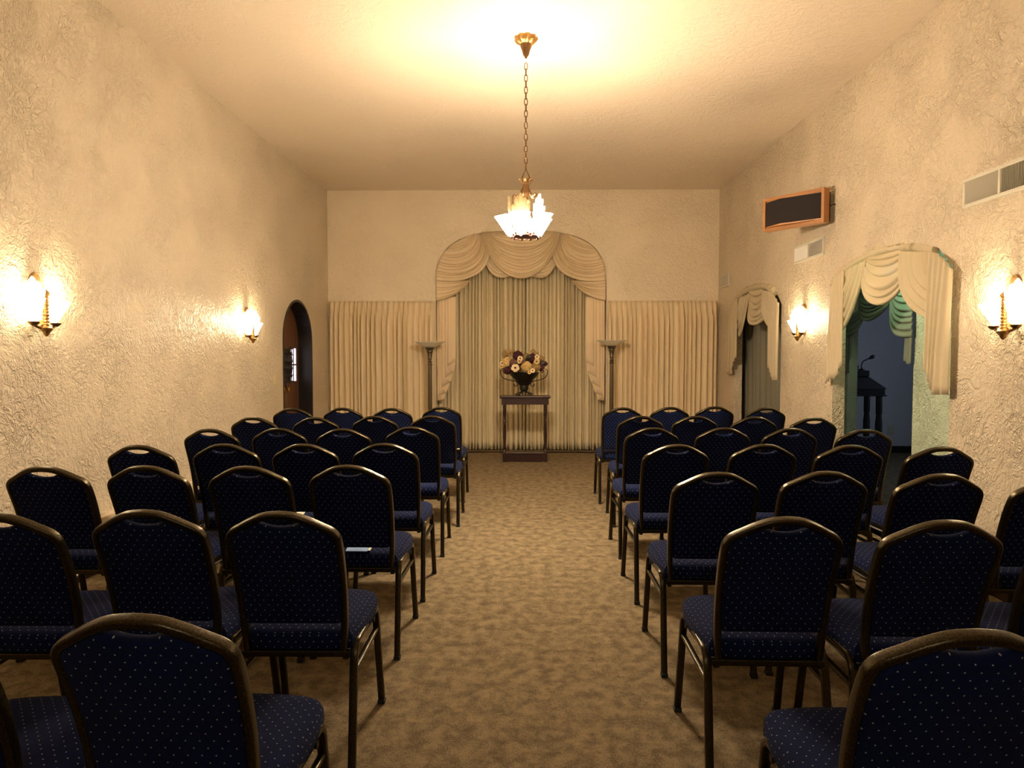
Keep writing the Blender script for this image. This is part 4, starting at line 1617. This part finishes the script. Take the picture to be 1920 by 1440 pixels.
# seat cushion
SY0, SY1 = 0.055, 0.515
so_ = []
corner = [(-0.170, SY0), (-0.195, SY0 + 0.03), (-0.208, SY0 + 0.14), (-0.212, SY0 + 0.28), (-0.206, SY1 - 0.09), (-0.190, SY1 - 0.03), (-0.14, SY1 - 0.004), (0, SY1 + 0.008), (0.14, SY1 - 0.004), (0.190, SY1 - 0.03), (0.206, SY1 - 0.09), (0.212, SY0 + 0.28), (0.208, SY0 + 0.14), (0.195, SY0 + 0.03), (0.170, SY0), (0, SY0 - 0.012)]
so_ = smooth2d(corner, 4)
rings = [(0.012, 0.422), (0.002, 0.428), (0.0, 0.445), (0.002, 0.466), (0.010, 0.482), (0.025, 0.493), (0.055, 0.500), (0.10, 0.504)]
cc = Vector((0, (SY0 + SY1) / 2))
vs = []
n = len(so_)
for r, z in rings:
    for x, y in so_:
        k = 1 - r / 0.22
        vs.append(Vector((x * k, cc.y + (y - cc.y) * k, z)))
fs = []
for i in range(len(rings) - 1):
    for k in range(n):
        fs.append((i * n + k, i * n + (k + 1) % n, (i + 1) * n + (k + 1) % n, (i + 1) * n + k))
fs += [tuple(range(n)), tuple(range((len(rings) - 1) * n, len(rings) * n))]


def uv_seat(co, nrm):
    if abs(nrm.z) > 0.55:
        return (co.x, co.y)
    if abs(nrm.y) > abs(nrm.x):
        return (co.x, co.z)
    return (co.y, co.z)


MB().add(vs, fs).build('seat', M['dotted'], proto, True, 60, uvf=uv_seat)
MB().prism([(x * 0.955, cc.y + (y - cc.y) * 0.955) for x, y in so_], 0.010, lambda a, b, h: (a, b, 0.4135 + h)).build('seat_pan', M['piping'], proto)
sf = MB()
for x in (-0.17, 0.17):
    sf.sweep([(x, 0.05, 0.403), (x, 0.46, 0.403)], rrect(0.02, 0.02, 0.004), False, (0, 0, 1))
sf.sweep([(-0.2, 0.40, 0.403), (0.2, 0.40, 0.403)], rrect(0.02, 0.02, 0.004), False, (0, 0, 1))
sf.build('seat_frame', M['chair_metal'], proto)
LP = rrect(0.022, 0.028, 0.006, 3)
XLEG = 0.196
for s in (-1, 1):
    x = s * XLEG
    MB().sweep([(x + s * 0.004, 0.0, 0.016), (x, 0.062, 0.375)], LP, False, (1, 0, 0)).build('leg', M['chair_metal'], proto, True, 35)
    MB().sweep([(x + s * 0.004, 0.53, 0.016), (x, 0.452, 0.375)], LP, False, (1, 0, 0)).build('leg', M['chair_metal'], proto, True, 35)
    arc = smooth_path([(x, 0.0615, 0.372), (x, 0.070, 0.408), (x, 0.092, 0.432), (x, 0.130, 0.441), (x, 0.385, 0.441), (x, 0.425, 0.432), (x, 0.446, 0.408), (x, 0.4525, 0.372)], 4)
    MB().sweep(arc, LP, False, (1, 0, 0)).build('side_rail', M['chair_metal'], proto, True, 35)
    MB().sweep([(x, 0.058, 0.345), (x, 0.458, 0.345)], rrect(0.017, 0.020, 0.005), False, (1, 0, 0)).build('brace', M['chair_metal'], proto, True, 35)
ft = MB()
fo_ = []
proto_tree = tree_of(proto)
legs = [c for c in proto_tree[proto] if c.name.split('.')[0] == 'leg']
for lg, (x, y) in zip(legs, ((-XLEG - 0.004, 0.0), (-XLEG - 0.004, 0.53), (XLEG + 0.004, 0.0), (XLEG + 0.004, 0.53))):
    MB().box((x, y, 0.009), (0.030, 0.034, 0.018), None, 0.003).build('rubber_foot', M['rubber'], lg)
proto_tree = tree_of(proto)

# rows from the alcove towards the viewer: crown position of every chair in the survey frame, aisle seat first
LEFT = [
    [(827, 761), (734, 763), (641, 762.5), (546, 763)],
    [(810, 777), (701, 777.5), (589, 780), (472, 779.5)],
    [(771, 797.5), (651, 801), (519, 800), (390, 801)],
    [(719, 828), (574, 829), (420, 829), (255, 831)],
    [(650, 868), (470, 870), (266, 869), (79, 870)],
    [(520, 954), (263, 951), (-18, 957)],
    [(243, 1145), (-262, 1150)],
]
RIGHT = [
    [(1168, 762), (1257.5, 761), (1341, 760), (1434.5, 762)],
    [(1202.5, 777.5), (1304, 777.5), (1417, 779), (1517.5, 780.5)],
    [(1225, 799), (1359, 799), (1482.5, 800), (1627, 802)],
    [(1271, 830), (1436, 829.5), (1600, 831), (1772, 834)],
    [(1348, 881), (1554, 879.5), (1773, 884), (1992, 890)],
    [(1479, 964), (1783, 970), (2085, 975)],
    [(1843, 1174)],
]
ROWN = ['front row nearest the alcove', 'second row from the alcove', 'third row from the alcove', 'fourth row from the alcove', 'fifth row from the alcove', 'sixth row from the alcove', 'rearmost row nearest the viewer']
SEATN = ['on the aisle', 'second from the aisle', 'third from the aisle', 'fourth from the aisle']
rnd = random.Random(5)
first = True
seat_at = {}
for side, rows_ in (('left', LEFT), ('right', RIGHT)):
    for ri, row in enumerate(rows_):
        for si, (px, py) in enumerate(row):
            o = proto if first else copy_tree(proto, proto_tree)
            first = False
            p_ = at_z(px, py, CHZ + 0.012)
            rz = math.radians(rnd.uniform(-0.8, 0.8))
            sg = -1 if side == 'left' else 1
            if si and sg * (p_.x - last_x) < 0.449:
                p_.x = last_x + sg * 0.449
            last_x = p_.x
            o.rotation_euler = (0, 0, rz)
            o.location = (p_.x + math.sin(rz) * LEAN_Y1, p_.y - LEAN_Y1 * math.cos(rz), 0)
            o['label'] = 'navy dotted chair %s, %s side, %s' % (SEATN[si], side, ROWN[ri])
            o['group'] = 'navy dotted banquet chairs'
            seat_at[(side, ri, si)] = o


# papers left on seats
def paper(name, key, lx, ly, wd, dp, rz, mat, label, cat, ink=False, tilt=0.0, lz_=0.505):
    c = seat_at[key]
    m = Matrix.Translation(c.location) @ Matrix.Rotation(c.rotation_euler.z, 4, 'Z')
    pos = m @ Vector((lx, ly, lz_))
    o = MB().box((0, 0, 0.003), (wd, dp, 0.004)).build(name, mat, None, loc=pos)
    o.rotation_euler = (tilt, 0, c.rotation_euler.z + rz)
    tag(o, label, cat)
    if ink:
        MB().lathe([(0.014, 0.0052), (0.014, 0.0058)], (-wd * 0.36, 0, 0), 16).build('emblem', M['ink'], o)
        ln = MB()
        for k, l_ in enumerate((0.045, 0.06, 0.035)):
            ln.box((-wd * 0.22 + l_ / 2, 0.018 - 0.016 * k, 0.0055), (l_, 0.005, 0.0006))
        ln.build('printed_line', M['ink'], o)
        MB().box((wd / 2 + 0.006, 0.012, 0.002), (0.012, dp, 0.002)).build('inner_page', M['paper_white'], o)


paper('leaflet', ('left', 4, 0), -0.005, 0.118, 0.105, 0.13, 0.0, M['paper_blue'], 'pale blue printed leaflet on an aisle seat left of the aisle', 'leaflet', True, 0.16, 0.509)
paper('paper_sheet', ('left', 3, 1), -0.11, 0.125, 0.085, 0.13, 0.1, M['paper_white'], 'white sheet of paper on the left side seat second from the aisle, fourth row', 'paper', False, 0.16, 0.509)
paper('paper_sheet', ('left', 0, 0), 0.12, 0.18, 0.09, 0.14, -0.1, M['paper_white'], 'white sheet of paper on the front row aisle seat, left side', 'paper')
